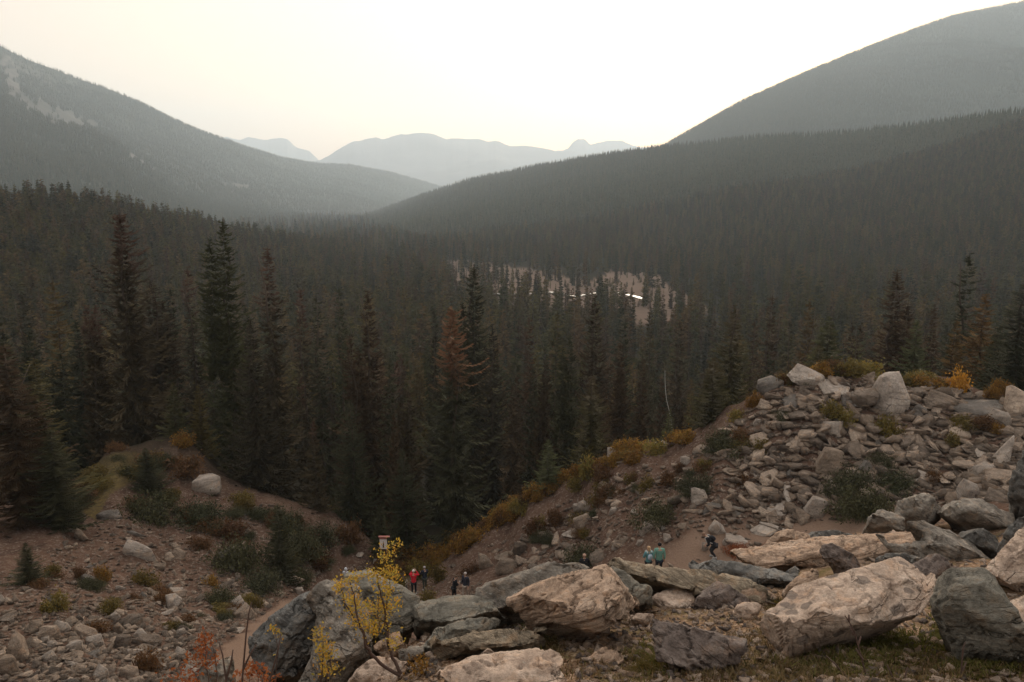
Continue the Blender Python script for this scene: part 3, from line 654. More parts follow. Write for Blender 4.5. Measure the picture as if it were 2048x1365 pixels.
HERO = [
 (238,425,66,'h','rust',118,'tallest left spruce with a broad rusty red top and ragged dark arms'),
 (445,440,67,'g','green',100,'tall dark spruce with a narrow bare spire, right of the rusty topped one'),
 (535,495,65,'c','rust',112,'tall forked spruce with brown top beside the narrow dark spire'),
 (375,535,80,'d','rust',60,'slim brown spired spruce between the two tallest left spruces'),
 (300,560,73,'b','brown',92,'brownish spruce tucked against the right side of the rusty topped spruce'),
 (340,575,82,'f','dark',50,'thin dark spruce directly left of the slim brown spire'),
 (600,575,84,'f','rust',46,'thin rusty tipped spruce right of the forked brown spruce'),
 (632,588,79,'d','dark',60,'dark slim spruce in the left middle of the stand'),
 (678,572,95,'f','green',40,'thin olive spire left of the shaggy middle spruce'),
 (735,582,70,'a','brown',104,'shaggy brown green spruce standing left of the orange topped one'),
 (903,612,58,'h','orange',118,'spruce with bright orange brown dead upper crown in the middle'),
 (948,530,78,'b','dark',84,'tall twin tipped dark spruce against the pale clearing'),
 (868,618,92,'a','dark',50,'short dark spruce just left of the orange crowned one'),
 (985,650,74,'e','dark',120,'wide dark spruce at the right shoulder of the orange crowned one'),
 (1190,594,74,'e','brown',128,'broad dark brown spruce with dense rounded sides right of the middle'),
 (1058,632,88,'d','brown',48,'slim brown spruce between the twin tip and the broad brown spruce'),
 (1115,625,92,'f','green',42,'thin olive spruce left of the broad brown spruce'),
 (1110,660,86,'d','dark',44,'slender dark spruce close before the broad brown spruce'),
 (1250,640,90,'f','dark',40,'thin dark spruce right of the broad brown spruce'),
 (1300,620,105,'f','meadowtree',34,'very thin spruce before the pale clearing, left one'),
 (1360,640,98,'f','brown',40,'very thin brown spruce before the pale clearing, right one'),
 (1470,612,56,'e','yellow',140,'yellowish spruce with ragged top on the shoulder of the rocky ridge'),
 (1428,715,49,'y','yellow',96,'young yellow green spruce leaning on the left of the ragged yellowish one'),
 (1185,752,55,'a','yellow',76,'tall young olive spruce rising from the shrubby edge of the ridge'),
 (1097,878,53,'z','young',60,'small olive spruce on the golden shrub line left of the taller one'),
 (1340,818,52,'z','young',34,'tiny spruce tip above the amber shrubs on the ridge'),
 (1660,632,51,'y','young',96,'fresh green bushy spruce behind the top of the rocky ridge'),
 (1795,540,64,'b','brown',100,'reddish brown spruce left of the tallest right hand spruce'),
 (1940,508,66,'d','dark',86,'tallest right hand spruce with a slim dark spire'),
 (1972,588,60,'a','ochre',120,'ochre brown spruce in front of the slim right hand spire'),
 (1915,640,56,'z','ochre',80,'smaller ochre spruce left of the larger ochre one'),
 (1870,610,68,'c','brown',70,'dull brown spruce between the reddish and the slim right hand spires'),
 (1835,640,58,'a','young',90,'grey green spruce above the yellow shrubs of the ridge'),
 (1722,648,72,'d','brown',46,'thin brown spruce between the bushy green one and the reddish one'),
 (1705,648,75,'d','brown',40,'twin of the thin brown spruce beside the bushy green one'),
 (2052,560,50,'e','dark',150,'dark heavy spruce cut by the right edge of the picture'),
 (2000,650,56,'y','dark',110,'wide dark spruce before the heavy one at the right edge'),
 (1620,600,80,'d','green',52,'slim olive spruce left of the bushy green spruce'),
 (1545,590,92,'f','brown',44,'thin brown spruce above the start of the rocky ridge'),
 (1580,640,84,'f','meadowtree',44,'thin greyish spruce over the left end of the rocky crest'),
 (1510,640,88,'d','brown',50,'slim spruce right of the yellowish ragged one'),
 (1639,688,48.5,'z','yellow',44,'sapling with thin olive crown standing among the crest boulders'),
 (8,690,45,'a','brown',170,'brownish spruce cut by the left edge of the picture'),
 (66,716,47,'c','green',130,'olive spruce in front of the left edge trees'),
 (45,590,74,'d','dark',66,'slim dark spruce high at the far left'),
 (105,560,84,'f','green',60,'thin spruce right of the slim dark one at the far left'),
 (190,610,78,'c','rust',84,'rusty spruce close left of the tallest left spruce'),
 (150,640,70,'a','dark',100,'full olive spruce behind the left edge trees'),
 (345,765,62,'z','green',56,'young pale green spruce low between the two tallest left spruces'),
 (395,770,63,'z','green',50,'young green spruce right of the pale low one'),
 (500,640,62,'e','dark',150,'wide dark lower spruce under the two left spires'),
 (700,800,62,'e','dark',120,'wide black green spruce low in the left middle'),
 (787,826,59,'z','brown',56,'small rusty spruce low left of the orange crowned one'),
 (760,1010,55,'z','dark',60,'little dark spruce behind the trail sign'),
 (805,900,58,'a','dark',90,'dark spruce filling the gap left of the orange crowned one'),
 (626,840,59,'z','rust',56,'small brown tipped spruce behind the left mound'),
 (50,1085,36,'z','dark',62,'small dark spruce at the foot of the left slope'),
 (100,860,45,'a','dark',120,'dark spruce standing at the left end of the mound'),
 (290,896,54,'y','dark',78,'dark young spruce on the flank of the left mound'),
 (555,1010,46,'y','dark',90,'squat dark spruce among the low shrubs of the left slope'),
]
for h in HERO:
    tree_px(h[0], h[1], h[2], h[3], h[4], h[5], h[6], rz=None)
# the crowded stand on the valley floor
placed = [(at(h[0], h[1], h[2])[0], h[2]) for h in HERO]
while n_trees < 298:
    Y = 62 + 88 * rng.random() ** 1.25; u = rng.uniform(-90, 2140); x = at(u, 700, Y)[0]
    if min((x - a) ** 2 + (Y - b_) ** 2 for a, b_ in placed) < (2.4 + Y * 0.012) ** 2: continue
    if Y < 66 and u > 820: continue
    gzv = float(ground_z(x, Y)); H = rng.uniform(12.5, 20.5)
    if 950 < u < 1560: H = rng.uniform(11, 17)
    _, vt = project((x, Y, gzv + H))
    if vt < 592: continue
    kind = rng.choice(list('abcdfg')); m = rng.choice(['green', 'dark', 'brown', 'rust', 'green', 'green'] if u < 1000 else ['green', 'dark', 'brown', 'meadowtree', 'brown', 'green'])
    side = 'left' if u < 700 else ('middle' if u < 1400 else 'right')
    lab = {'green': 'dull green spruce among its crowded neighbours on the valley floor', 'dark': 'dark spruce among its crowded neighbours on the valley floor',
           'brown': 'brownish spruce among its crowded neighbours on the valley floor', 'rust': 'rusty tipped spruce among its crowded neighbours on the valley floor',
           'meadowtree': 'greyish thin spruce among its crowded neighbours on the valley floor'}[m]
    tree(kind, m, (x, Y, gzv - 0.3), H, rng.uniform(0.7, 1.0), lab, {'green': 'dull green spruces of the valley stand', 'dark': 'dark spruces of the valley stand', 'brown': 'brownish spruces of the valley stand', 'rust': 'rusty tipped spruces of the valley stand', 'meadowtree': 'greyish spruces of the valley stand'}[m])
    placed.append((x, Y))
# bare white snag
P = at(1337, 845, 56); pts = [at(u, v, 56) for u, v in ((1344, 860), (1342, 840), (1338, 820), (1333, 800), (1331, 780), (1330, 760), (1330, 742))]
zb = float(ground_z(pts[0][0], 56)); root = np.array([pts[0][0], 56, zb - .3])
V_, T_ = tube([root - root] + [p - root for p in pts], [0.04, .038, .035, .03, .028, .024, .018, .01], 6)
tag(link('bare_snag', mesh_np('bare_snag', V_, T_, palebark, True), loc=root), 'thin bare whitish trunk bending up behind the amber shrubs of the ridge', 'tree')

# ------------------------------------------------------------------ scattered masses through geometry nodes
def scatter(name, P, rot, scl, var, sources, label=None, kind='stuff'):
    col = bpy.data.collections.new(name + '_sources')
    for i, me in enumerate(sources):
        so = bpy.data.objects.new('source_%02d' % i, me); col.objects.link(so)
    me = bpy.data.meshes.new(name); P = np.asarray(P, np.float32)
    me.vertices.add(len(P)); me.vertices.foreach_set('co', P.ravel())
    for k, arr, ty, f in (('rotv', rot, 'FLOAT_VECTOR', 'vector'), ('sclv', scl, 'FLOAT_VECTOR', 'vector'), ('vari', var, 'INT', 'value')):
        a = me.attributes.new(k, ty, 'POINT'); a.data.foreach_set(f, np.asarray(arr, np.float32 if ty != 'INT' else np.int32).ravel())
    o = link(name, me)
    ng = bpy.data.node_groups.new(name + '_nodes', 'GeometryNodeTree')
    ng.interface.new_socket('Geometry', in_out='INPUT', socket_type='NodeSocketGeometry'); ng.interface.new_socket('Geometry', in_out='OUTPUT', socket_type='NodeSocketGeometry')
    N = ng.nodes; gi = N.new('NodeGroupInput'); go = N.new('NodeGroupOutput'); ip = N.new('GeometryNodeInstanceOnPoints'); ci = N.new('GeometryNodeCollectionInfo')
    ci.inputs['Collection'].default_value = col; ci.inputs['Separate Children'].default_value = True; ci.inputs['Reset Children'].default_value = True
    def na(n, ty):
        x = N.new('GeometryNodeInputNamedAttribute'); x.data_type = ty; x.inputs['Name'].default_value = n; return x.outputs[0]
    ip.inputs['Pick Instance'].default_value = True
    l = ng.links.new
    l(gi.outputs[0], ip.inputs['Points']); l(ci.outputs[0], ip.inputs['Instance']); l(na('vari', 'INT'), ip.inputs['Instance Index'])
    er = N.new('FunctionNodeEulerToRotation'); l(na('rotv', 'FLOAT_VECTOR'), er.inputs[0]); l(er.outputs[0], ip.inputs['Rotation'])
    l(na('sclv', 'FLOAT_VECTOR'), ip.inputs['Scale']); l(ip.outputs[0], go.inputs[0])
    mo = o.modifiers.new('scatter', 'NODES'); mo.node_group = ng
    return tag(o, label, None, None, kind)
MID = []
for s_, w_, mm in ((31, 0.085, 'far'), (32, 0.06, 'far'), (33, 0.11, 'far'), (34, 0.07, 'meadowtree'), (35, 0.095, 'far')):
    V_, T_ = conifer(s_, whorls=20, nb=6, segs=2, width=w_, base=0.1, ragged=0.4, leaf=0.055, power=0.7)
    tv, tt_ = trunk(s_, 0.012, n=3); V2, T2 = join([(V_, T_), (tv, tt_)])
    MID.append(mesh_np('mid_tree', V2, T2, [MF[mm], bark], mids=np.r_[np.zeros(len(T_)), np.ones(len(tt_))]))
FAR = []
def lowtree(seed, w):
    rg = np.random.default_rng(seed); V = []; T = []
    for k in range(4):
        zb_ = 0.05 + 0.2 * k; zt = zb_ + 0.42 - 0.03 * k if k < 3 else 1.0; r = w * (1 - 0.22 * k); n = 5; o = len(V); a0 = rg.uniform(0, 6)
        for j in range(n):
            a = a0 + 6.283 * j / n; q = r * rg.uniform(0.7, 1.2); V.append((q * math.cos(a), q * math.sin(a), zb_ + rg.uniform(-.05, .05)))
        V.append((0, 0, zt)); T += [(o + j, o + (j + 1) % n, o + n) for j in range(n)]
    return np.array(V), np.array(T)
for s_, w_ in ((41, 0.13), (42, 0.16), (43, 0.11)):
    FAR.append(mesh_np('far_tree', *lowtree(s_, w_), MF['hillfar']))
def forest(P, Hh, nvar, srcs, name, label, wj=0.25):
    n = len(P); h = np.asarray(Hh)
    rot = np.stack([rng.normal(0, 0.02, n), rng.normal(0, 0.02, n), rng.uniform(0, 6.28, n)], 1); w = h * rng.uniform(1 - wj, 1 + wj, n)
    scatter(name, P, rot, np.stack([w, w, h], 1), rng.integers(0, nvar, n), srcs, label)
# valley floor trees
n = 19000; r = 132 * np.exp(rng.random(n) ** 0.85 * math.log(2300 / 132)); th = rng.uniform(-0.70, 0.70, n)
x, y = r * np.sin(th), r * np.cos(th); uu, vv = project(xyz(x, y, CZ - 45.0)); mead = meadow(x, y)
keep = rng.random(n) < np.where(mead & (r > 430), 0.20, np.where(mead & (r > 385), 0.16, np.where(mead, 0.22, np.where((uu > 980) & (uu < 1560) & (r > 150) & (r < 560), 0.30, 1.0))))
keep &= ~(seg_dist(x, y, CREEK) < 12)
u_ = uu; keep &= ~((y > np.interp(u_, H_bank.f[:, 0], H_bank.f[:, 2]) * 1.02) & (u_ < 700) & (y < np.interp(u_, H_bank.c[:, 0], H_bank.c[:, 2])))
keep &= ~((u_ > 740) & (y > np.interp(u_, H_rnear.f[:, 0], H_rnear.f[:, 2]) * 1.03))
x, y, r, mead = x[keep], y[keep], r[keep], mead[keep]
hh = (7 + 11 * rng.random(len(x)) ** 0.8) * np.where(rng.random(len(x)) < 0.08, 1.25, 1.0) * np.where(mead, 0.9, 1)
forest(np.stack([x, y, ground_z(x, y, False) - 0.3], 1), hh, 5, MID, 'forest', 'crowded spruce forest filling the valley floor')
def on_hill(H, n, tlo=0.0, thi=1.02, pw=0.8, bare=None):
    u = rng.uniform(H.u0, H.u1, n); t_ = tlo + (thi - tlo) * rng.random(n) ** pw; P = H.ev(u, np.minimum(t_, 1.0))
    if bare is not None:
        k = bare(*project(P)) < rng.uniform(0.25, 0.6, n); P = P[k]
    P[:, 2] -= 0.5; return P[rng.random(len(P)) < 0.7 + 0.3 * smooth(fbm(P / [140, 260, 140], 4, 77), -0.35, 0.25)]
n = 1200; x = rng.uniform(-60, 160, n); y = rng.uniform(300, 620, n); k = meadow(x, y) & (seg_dist(x, y, CREEK) > 6); x, y = x[k], y[k]
forest(np.stack([x, y, ground_z(x, y, False) - 0.2], 1), 2.0 + 5 * rng.random(len(x)) ** 2, 5, MID, 'forest', 'low sparse saplings on the open clearing', 0.4)
P = on_hill(H_bank, 6500); forest(P, rng.uniform(9, 17, len(P)), 5, MID, 'forest', 'dark spruce forest on the low bank at left', 0.3)
P = on_hill(H_rnear, 60000, pw=0.72); P = P[rng.random(len(P)) < 0.97]
k = P[:, 1] < 800
forest(P[k], rng.uniform(9, 17, k.sum()), 5, MID, 'forest', 'spruce forest on the lower slope of the near right hill', 0.3)
forest(P[~k], rng.uniform(9, 18, (~k).sum()), 3, FAR, 'forest', 'spruce forest up to the crest of the near right hill', 0.3)
P = on_hill(H_rback, 80000, tlo=0.2); forest(P, rng.uniform(7, 12, len(P)), 3, FAR, 'forest', 'hazy forest on the steep hill behind at right', 0.3)
P = on_hill(H_spur, 36000, bare=bare_spur); forest(P, rng.uniform(7, 14, len(P)), 3, FAR, 'forest', 'forest on the dark spur below the left mountain', 0.3)
P = on_hill(H_left, 80000, bare=bare_left); P = P[(P[:, 2] < CZ + 380) | (rng.random(len(P)) < 0.3)]; forest(P, rng.uniform(7, 13, len(P)), 3, FAR, 'forest', 'pale hazy forest on the long left mountain slope', 0.3)
#==PART2==
# ------------------------------------------------------------------ foreground boulders, traced in the photograph, real thickness
def boulder(name, outline, inner=(), Y0=None, lean=1.2, thick=0.5, m='grey', strat=(0.02, 5, 30), amp=0.02, res=0.022, label='', group=None, cat='boulder', seed=0, bulge=0.05, step=9, cut=None, tilt=0.0):
    """outline: pixel polygon; lean: how many metres the surface recedes per metre of picture height;
    inner: (u, v, dy) ridge points (dy metres, negative = nearer); strat = (amplitude, frequency, angle)"""
    rg = np.random.default_rng(seed + 7)
    O = np.array([p[:2] for p in outline], float); O = O.mean(0) + (O - O.mean(0)) * [1.05, 1.05]
    lean *= 0.72
    vb = O[:, 1].max(); ub = O[O[:, 1] > vb - 12, 0].mean()
    if Y0 is None:
        hx, hy, hzz = ground_hit([ub], [min(vb, 1400)]); Y0 = float(hy[0])
    if Y0 < 8:
        hx, hy, hzz = ground_hit([ub], [min(vb, 1420)])
        if np.isfinite(hy[0]): Y0 = max(min(Y0, float(hy[0]) + 0.02), Y0 - 1.3)
    ext = np.ptp(O, axis=0)
    # densify and roughen the outline
    pts = []
    for a, b_ in zip(O, np.roll(O, -1, 0)):
        Ls = np.hypot(*(b_ - a)); k = max(1, int(Ls / (step * 1.3)))
        for j in range(k):
            q = a + (b_ - a) * j / k
            if j: q = q + rg.normal(0, 0.8, 2)
            pts.append(q)
    Od = np.array(pts); ctr = Od.mean(0); uc0 = O[:, 0].min(); 
    def dy0(p): return lean * (vb - p[..., 1]) / F * Y0 + tilt * (p[..., 0] - ctr[0]) / F * Y0
    grid = []
    for uu_ in np.arange(O[:, 0].min(), O[:, 0].max(), step * 1.6):
        for vv_ in np.arange(O[:, 1].min(), O[:, 1].max(), step * 1.6):
            q = np.array([uu_, vv_]) + rg.uniform(-.35, .35, 2) * step * 1.6
            if poly_mask(np.array([q[0]]), np.array([q[1]]), O)[0] and np.min(np.hypot(*(Od - q).T)) > step * 0.8: grid.append(q)
    I = np.array([p[:2] for p in inner], float).reshape(-1, 2)
    G = np.array(grid).reshape(-1, 2)
    A = np.concatenate([Od, I, G]); nO = len(Od)
    dO = dy0(Od); dI = np.array([dy0(np.array(p[:2], float)) + p[2] for p in inner]) if len(inner) else np.zeros(0)
    # interior depth: blend of the outline plane, a bulge and the ridge points
    size = math.sqrt(ext[0] * ext[1]) / F * Y0
    if len(G):
        dist = np.sqrt(((G[:, None] - Od[None]) ** 2).sum(-1)).min(1); dm = dist.max() + 1e-6
        base = dy0(G) - bulge * size * np.sqrt(np.clip(dist / dm, 0, 1))
        if len(I):
            w_ = 1 / (np.sqrt(((G[:, None] - I[None]) ** 2).sum(-1)) + 6) ** 2; wo_ = 1 / (dist + 4) ** 2
            off = np.array([p[2] for p in inner])
            base = dy0(G) + (w_ * off).sum(1) / (w_.sum(1) + wo_)
        # facets
        cell = rg.uniform(0, 1, (6, 2)) * ext + O.min(0); cid = ((G[:, None] - cell[None]) ** 2).sum(-1).argmin(1)
        base = base + rg.uniform(-0.055, 0.055, 6)[cid] * size
        dG = base
    else: dG = np.zeros(0)
    D = np.concatenate([dO, dI, dG])
    edges = [(i, (i + 1) % nO) for i in range(nO)]
    res_ = delaunay_2d_cdt([Vector(p) for p in A], edges, [], 1, 1e-4)
    v2, f2, orig = res_[0], res_[2], res_[3]
    oi = [o[0] if o else -1 for o in orig]
    keep_i = {}; A2 = []; D2 = []
    for i, p in enumerate(v2):
        A2.append((p.x, p.y)); D2.append(D[oi[i]] if oi[i] >= 0 else dy0(np.array([p.x, p.y])))
    A2 = np.array(A2); D2 = np.array(D2, float)
    front = at(A2[:, 0], A2[:, 1], Y0 + D2)
    bc = at(ctr[0], ctr[1], Y0 + dy0(ctr))
    # back: drawn in, pushed away and down
    hz_n = bc[:2] / np.hypot(*bc[:2]); vdir = np.array([hz_n[0] * 0.86, hz_n[1] * 0.86, -0.5]); elat = np.array([hz_n[1], -hz_n[0], 0.0])
    tri = []
    for f in f2:
        if len(f) == 3: tri.append(tuple(f))
    tri = np.array(tri)
    # outline vertex ids in order
    inv = {o: i for i, o in enumerate(oi) if o >= 0}
    ring = [inv[i] for i in range(nO) if i in inv]
    # wind the front so it faces the camera
    a, b_, c = front[tri[:, 0]], front[tri[:, 1]], front[tri[:, 2]]; nn = np.cross(b_ - a, c - a)
    if (nn * (a - np.array([0, 0, CZ]))).sum() > 0: tri = tri[:, ::-1]
    nF = len(front)
    rim = front[ring]; m1 = bc + (rim - bc) * 1.02 + vdir * thick * 0.35; m2_ = bc + (rim - bc) * 0.8 + vdir * thick
    V = np.concatenate([front, m1, m2_, (bc + vdir * thick * 1.15)[None]]); nR = len(ring); T = [tuple(x) for x in tri]
    e0 = (tri == ring[0]).any(1) & (tri == ring[1]).any(1)
    tr = tri[e0][0] if e0.any() else tri[0]
    i0 = list(tr).index(ring[0]) if ring[0] in tr else 0
    fwd = tr[(i0 + 1) % 3] == ring[1]
    for k in range(nR):
        k2 = (k + 1) % nR; q = [(ring[k], nF + k, nF + k2, ring[k2]), (nF + k, nF + nR + k, nF + nR + k2, nF + k2)]
        for x in q:
            T += ([(x[0], x[1], x[2]), (x[0], x[2], x[3])] if fwd else [(x[2], x[1], x[0]), (x[3], x[2], x[0])])
        x = (nF + nR + k, nF + 2 * nR, nF + nR + k2); T.append(x if fwd else x[::-1])
    T = np.array(T)
    org = bc.copy(); V = V - org
    tgt = res * Y0 / 6
    el = np.linalg.norm(V[tri[:, 0]] - V[tri[:, 1]], axis=1).mean()
    nsub = int(np.clip(math.ceil(math.log2(max(el / tgt, 1)) - 0.2), 2, 4))
    for q in range(nsub):
        V, T = subdiv(V, T)
        if q == 0:
            V = relax(V, T, 0.15, 1)
    # chisel flat joint faces
    q1 = rg.normal(0, 1, (3, 3)); q1, _ = np.linalg.qr(q1)
    beds = np.array([-math.sin(R(strat[2])), 0.5, math.cos(R(strat[2]))]); beds /= np.linalg.norm(beds)
    dirs = [beds, -beds] + [sgn * q1[j] for j in range(3) for sgn in (1, -1)] + list(rg.normal(0, 1, (9, 3)))
    for d_ in dirs:
        d_ = d_ + rg.normal(0, .08, 3); d_ = d_ / np.linalg.norm(d_)
        pr_ = V @ d_; lim = np.quantile(pr_, rg.uniform(0.82, 0.95)); ov = np.clip(pr_ - lim, 0, None); V = V - np.outer(ov * 0.97, d_)
    for _ in range(3):      # keep the surveyed size after the chiselling
        pu_, pv_ = project(V + org); la = V @ elat
        sc_u = np.ptp(Od[:, 0]) / np.ptp(pu_); ca_ = (la.max() + la.min()) / 2
        sh_u = ((Od[:, 0].max() + Od[:, 0].min()) - (pu_.max() + pu_.min())) / 2 / F * Y0
        V = V + np.outer((la - ca_) * (sc_u - 1) + sh_u, elat)
        zb0 = V[:, 2].min(); sc_v = (pv_.max() - Od[:, 1].min()) / (pv_.max() - pv_.min()); V[:, 2] = zb0 + (V[:, 2] - zb0) * sc_v
    zq = np.quantile(V[:, 2], 0.32); V[:, 2] -= smooth(-V[:, 2], -zq, -V[:, 2].min() + 1e-6) * 0.26 * size   # foot sunk into the soil
    N = vnorm(V, T)
    sa, sf, ang = strat; ca, sn = math.cos(R(ang)), math.sin(R(ang))
    along = V[:, 0] * ca + V[:, 2] * sn; across = -V[:, 0] * sn + V[:, 2] * ca + 0.35 * V[:, 1]
    S = np.stack([along * sf * 0.22, across * sf, V[:, 1] * sf * 0.4], 1)
    sv = fbm(S + seed, 4, seed + 3)
    hL = across * sf * 1.3 + 0.28 * fbm(np.stack([along, across * 2, V[:, 1]], 1) * 1.6 + seed, 3, seed + 4); fL = np.floor(hL); aL = hL - fL
    o0 = _h(fL, 0 * fL, 0 * fL, seed); o1 = _h(fL + 1, 0 * fL, 0 * fL, seed); led = (o0 + (o1 - o0) * smooth(aL, 0.80, 1.0)) * 0.8 + sv * 0.5 - 0.5 * np.exp(-((aL - 0.9) / 0.07) ** 2)
    low = fbm(V * (1.6 / max(size, .2)) + seed, 3, seed + 5); fine_ = fbm(V * 14 + seed, 4, seed + 9)
    rid = 1 - np.abs(fbm(V * (3.5 / max(size, .3)) + seed * 1.7, 4, seed + 12)) * 2
    d = sa * led + 0.012 * size * low + amp * 0.55 * fine_ - amp * 1.5 * np.clip(rid - 0.80, 0, 1) / 0.20
    V = V + N * d[:, None]
    o = link(name, mesh_np(name, V, T, MR[m], False), loc=org)
    return tag(o, label, cat, group)

B = boulder
GB = 'big boulders along the edge of the viewpoint'
B('boulder', [(1023,1220),(1029,1199),(1060,1178),(1097,1158),(1141,1141),(1176,1133),(1209,1135),(1223,1152),(1234,1170),(1249,1199),(1259,1232),(1264,1258),(1273,1290),(1252,1306),(1205,1298),(1141,1295),(1097,1278),(1070,1268),(1038,1240)],
  [(1213,1150,-.10),(1219,1185,-.30),(1231,1225,-.42),(1240,1260,-.42),(1180,1255,-.34),(1120,1235,-.25),(1130,1180,-.05),(1060,1215,-.12),(1200,1285,-.05),(1140,1280,-.02),(1258,1265,-.12)], 6.0, 1.9, 0.9, 'tan', (0.022, 7, 28), 0.02, res=.017,
  label='largest tan boulder with slanting streaks and a dark foot in the middle foreground', group=GB, seed=1)
B('boulder', [(985,1222),(990,1180),(1000,1158),(1040,1138),(1090,1128),(1130,1125),(1165,1135),(1175,1160),(1080,1200),(1045,1240),(1020,1262),(985,1258),(955,1240),(960,1225)],
  [(1010,1175,-.1),(1040,1165,-.2)], 6.9, 1.3, 0.9, 'grey', (0.012, 6, 30), label='grey lichened boulder behind the left side of the largest tan boulder', group=GB, seed=2)
B('boulder', [(1212,1132),(1235,1143),(1262,1163),(1278,1178),(1302,1182),(1304,1205),(1287,1230),(1262,1240),(1245,1225),(1225,1190)],
  [(1258,1178,-.12)], 6.6, 1.0, 0.6, 'green', label='grey green boulder wedged behind the right flank of the largest tan boulder', group=GB, seed=3)
B('boulder', [(1300,1190),(1320,1178),(1350,1174),(1380,1177),(1402,1190),(1397,1213),(1360,1222),(1310,1220)], (), 6.9, 2.6, 0.4, 'pale', (0.012, 9, 8), label='flat pale pitted slab between the green grey and the dark wedge boulders', group=GB, seed=4)
B('boulder', [(1220,1132),(1240,1119),(1275,1125),(1320,1139),(1370,1144),(1440,1153),(1480,1166),(1530,1186),(1552,1196),(1530,1213),(1470,1208),(1390,1196),(1340,1180),(1290,1176),(1262,1164),(1230,1148)],
  [(1300,1150,-.05),(1400,1165,-.12),(1480,1185,-.1)], 7.6, 1.8, 0.7, 'log', (0.035, 11, -17), label='long olive tan bedded slab tilting down to the right like a fallen log', group=GB, seed=5)
B('boulder', [(1390,1218),(1402,1188),(1420,1166),(1442,1172),(1478,1192),(1500,1212),(1470,1220),(1410,1224)], [(1425,1190,-.12)], 6.5, 1.0, 0.4, 'purple', label='dark triangular block leaning on the end of the long bedded slab', group=GB, seed=6)
B('boulder', [(1308,1295),(1318,1270),(1340,1250),(1370,1240),(1400,1245),(1440,1268),(1487,1292),(1470,1312),(1435,1330),(1395,1350),(1365,1350),(1335,1320)],
  [(1400,1262,-.12),(1380,1300,-.15),(1440,1295,-.1)], 4.7, 1.1, 0.5, 'purple', (0.016, 9, -28), label='dark purple brown boulder with a layered right side in front of the tan boulder', group=GB, seed=7)
B('boulder', [(878,1345),(884,1330),(905,1317),(950,1307),(1000,1299),(1050,1303),(1078,1318),(1100,1345),(1118,1392),(1000,1410),(880,1400)],
  [(940,1330,-.06),(1000,1325,-.05),(1060,1340,-.08)], 3.95, 2.4, 0.5, 'pale', (0.012, 6, 8), label='smooth pale tan boulder cut by the bottom edge of the picture', group=GB, seed=8)
B('boulder', [(1530,1338),(1556,1290),(1541,1287),(1548,1270),(1577,1249),(1594,1229),(1609,1205),(1627,1176),(1633,1155),(1653,1141),(1682,1135),(1703,1138),(1712,1126),(1738,1120),(1764,1126),(1794,1138),(1808,1155),(1826,1170),(1863,1179),(1854,1199),(1857,1223),(1857,1252),(1814,1260),(1785,1270),(1756,1270),(1741,1290),(1697,1300),(1662,1312),(1630,1324),(1606,1335),(1571,1332)],
  [(1660,1165,-.1),(1740,1150,-.12),(1700,1200,-.15),(1800,1200,-.12),(1640,1250,-.15),(1720,1240,-.18),(1590,1290,-.1),(1550,1300,.02)], 4.7, 2.6, 0.7, 'spot', (0.010, 5, 12), 0.012, res=.016,
  label='big flat pale pink boulder dotted with dark round spots at lower right', group=GB, seed=9)
B('boulder', [(1868,1170),(1873,1147),(1905,1139),(1946,1151),(1961,1168),(1987,1181),(2005,1197),(2031,1218),(2062,1258),(2080,1300),(2040,1330),(1975,1340),(1931,1330),(1912,1290),(1898,1258),(1880,1218)],
  [(1905,1170,-.15),(1940,1230,-.3),(1980,1260,-.25),(1950,1190,-.12)], 4.6, 1.0, 0.8, 'green', (0.02, 6, -58), label='upright grey brown boulder right of the spotted one at the right edge', group=GB, seed=10)
B('boulder', [(1470,1130),(1490,1122),(1556,1092),(1606,1092),(1653,1081),(1741,1065),(1773,1061),(1808,1067),(1852,1072),(1848,1092),(1814,1105),(1770,1110),(1720,1122),(1712,1132),(1650,1148),(1590,1148),(1550,1148),(1490,1142)],
  [(1600,1115,-.1),(1700,1095,-.12),(1780,1082,-.1)], 8.2, 3.4, 0.6, 'tanflat', (0.03, 10, 9), label='long flat tan bedded slab behind the spotted boulder', group=GB, seed=11)
B('boulder', [(1383,1142),(1410,1126),(1440,1119),(1490,1130),(1550,1140),(1592,1142),(1584,1162),(1555,1176),(1515,1182),(1480,1164),(1440,1153)], [(1480,1140,-.12),(1540,1155,-.14)], 7.7, 1.0, 0.6, 'blue', label='blue grey boulder under the left end of the long flat slab', group=GB, seed=12)
B('boulder', [(1646,1094),(1658,1090),(1682,1106),(1717,1127),(1700,1138),(1655,1146),(1646,1130)], [(1662,1110,-.12)], 7.3, 0.5, 0.35, 'purple', (0.02, 14, -38), label='small dark upright wedge standing between the flat slab and spotted boulder', group=GB, seed=13)
B('boulder', [(1832,1058),(1855,1043),(1876,1046),(1899,1058),(1920,1074),(1945,1094),(1970,1113),(1992,1132),(1930,1146),(1880,1132),(1850,1126),(1800,1134),(1770,1126),(1756,1117),(1800,1102),(1850,1090),(1852,1073)],
  [(1870,1080,-.15),(1900,1105,-.25),(1860,1105,-.2)], 8.3, 1.0, 0.8, 'grey', (0.015, 6, -35), label='large dark grey boulder sloping down behind the spotted boulder', group=GB, seed=14)
B('boulder', [(1898,1064),(1923,1058),(1964,1058),(2005,1071),(2011,1088),(2004,1113),(1990,1134),(1961,1114),(1931,1092),(1908,1076)], [(1960,1085,-.2)], 8.5, 0.9, 0.7, 'dark', label='dark block split by a crack on the right of the large grey boulder', group=GB, seed=15)
B('boulder', [(1793,1011),(1803,997),(1820,986),(1844,990),(1864,1005),(1882,1023),(1880,1037),(1858,1050),(1838,1060),(1817,1051),(1797,1040)], [(1830,1015,-.35),(1850,1030,-.3)], 11.5, 0.7, 1.2, 'grey', label='rounded grey boulder with pale lichen above the flat slab', group=GB, seed=16, res=.028)
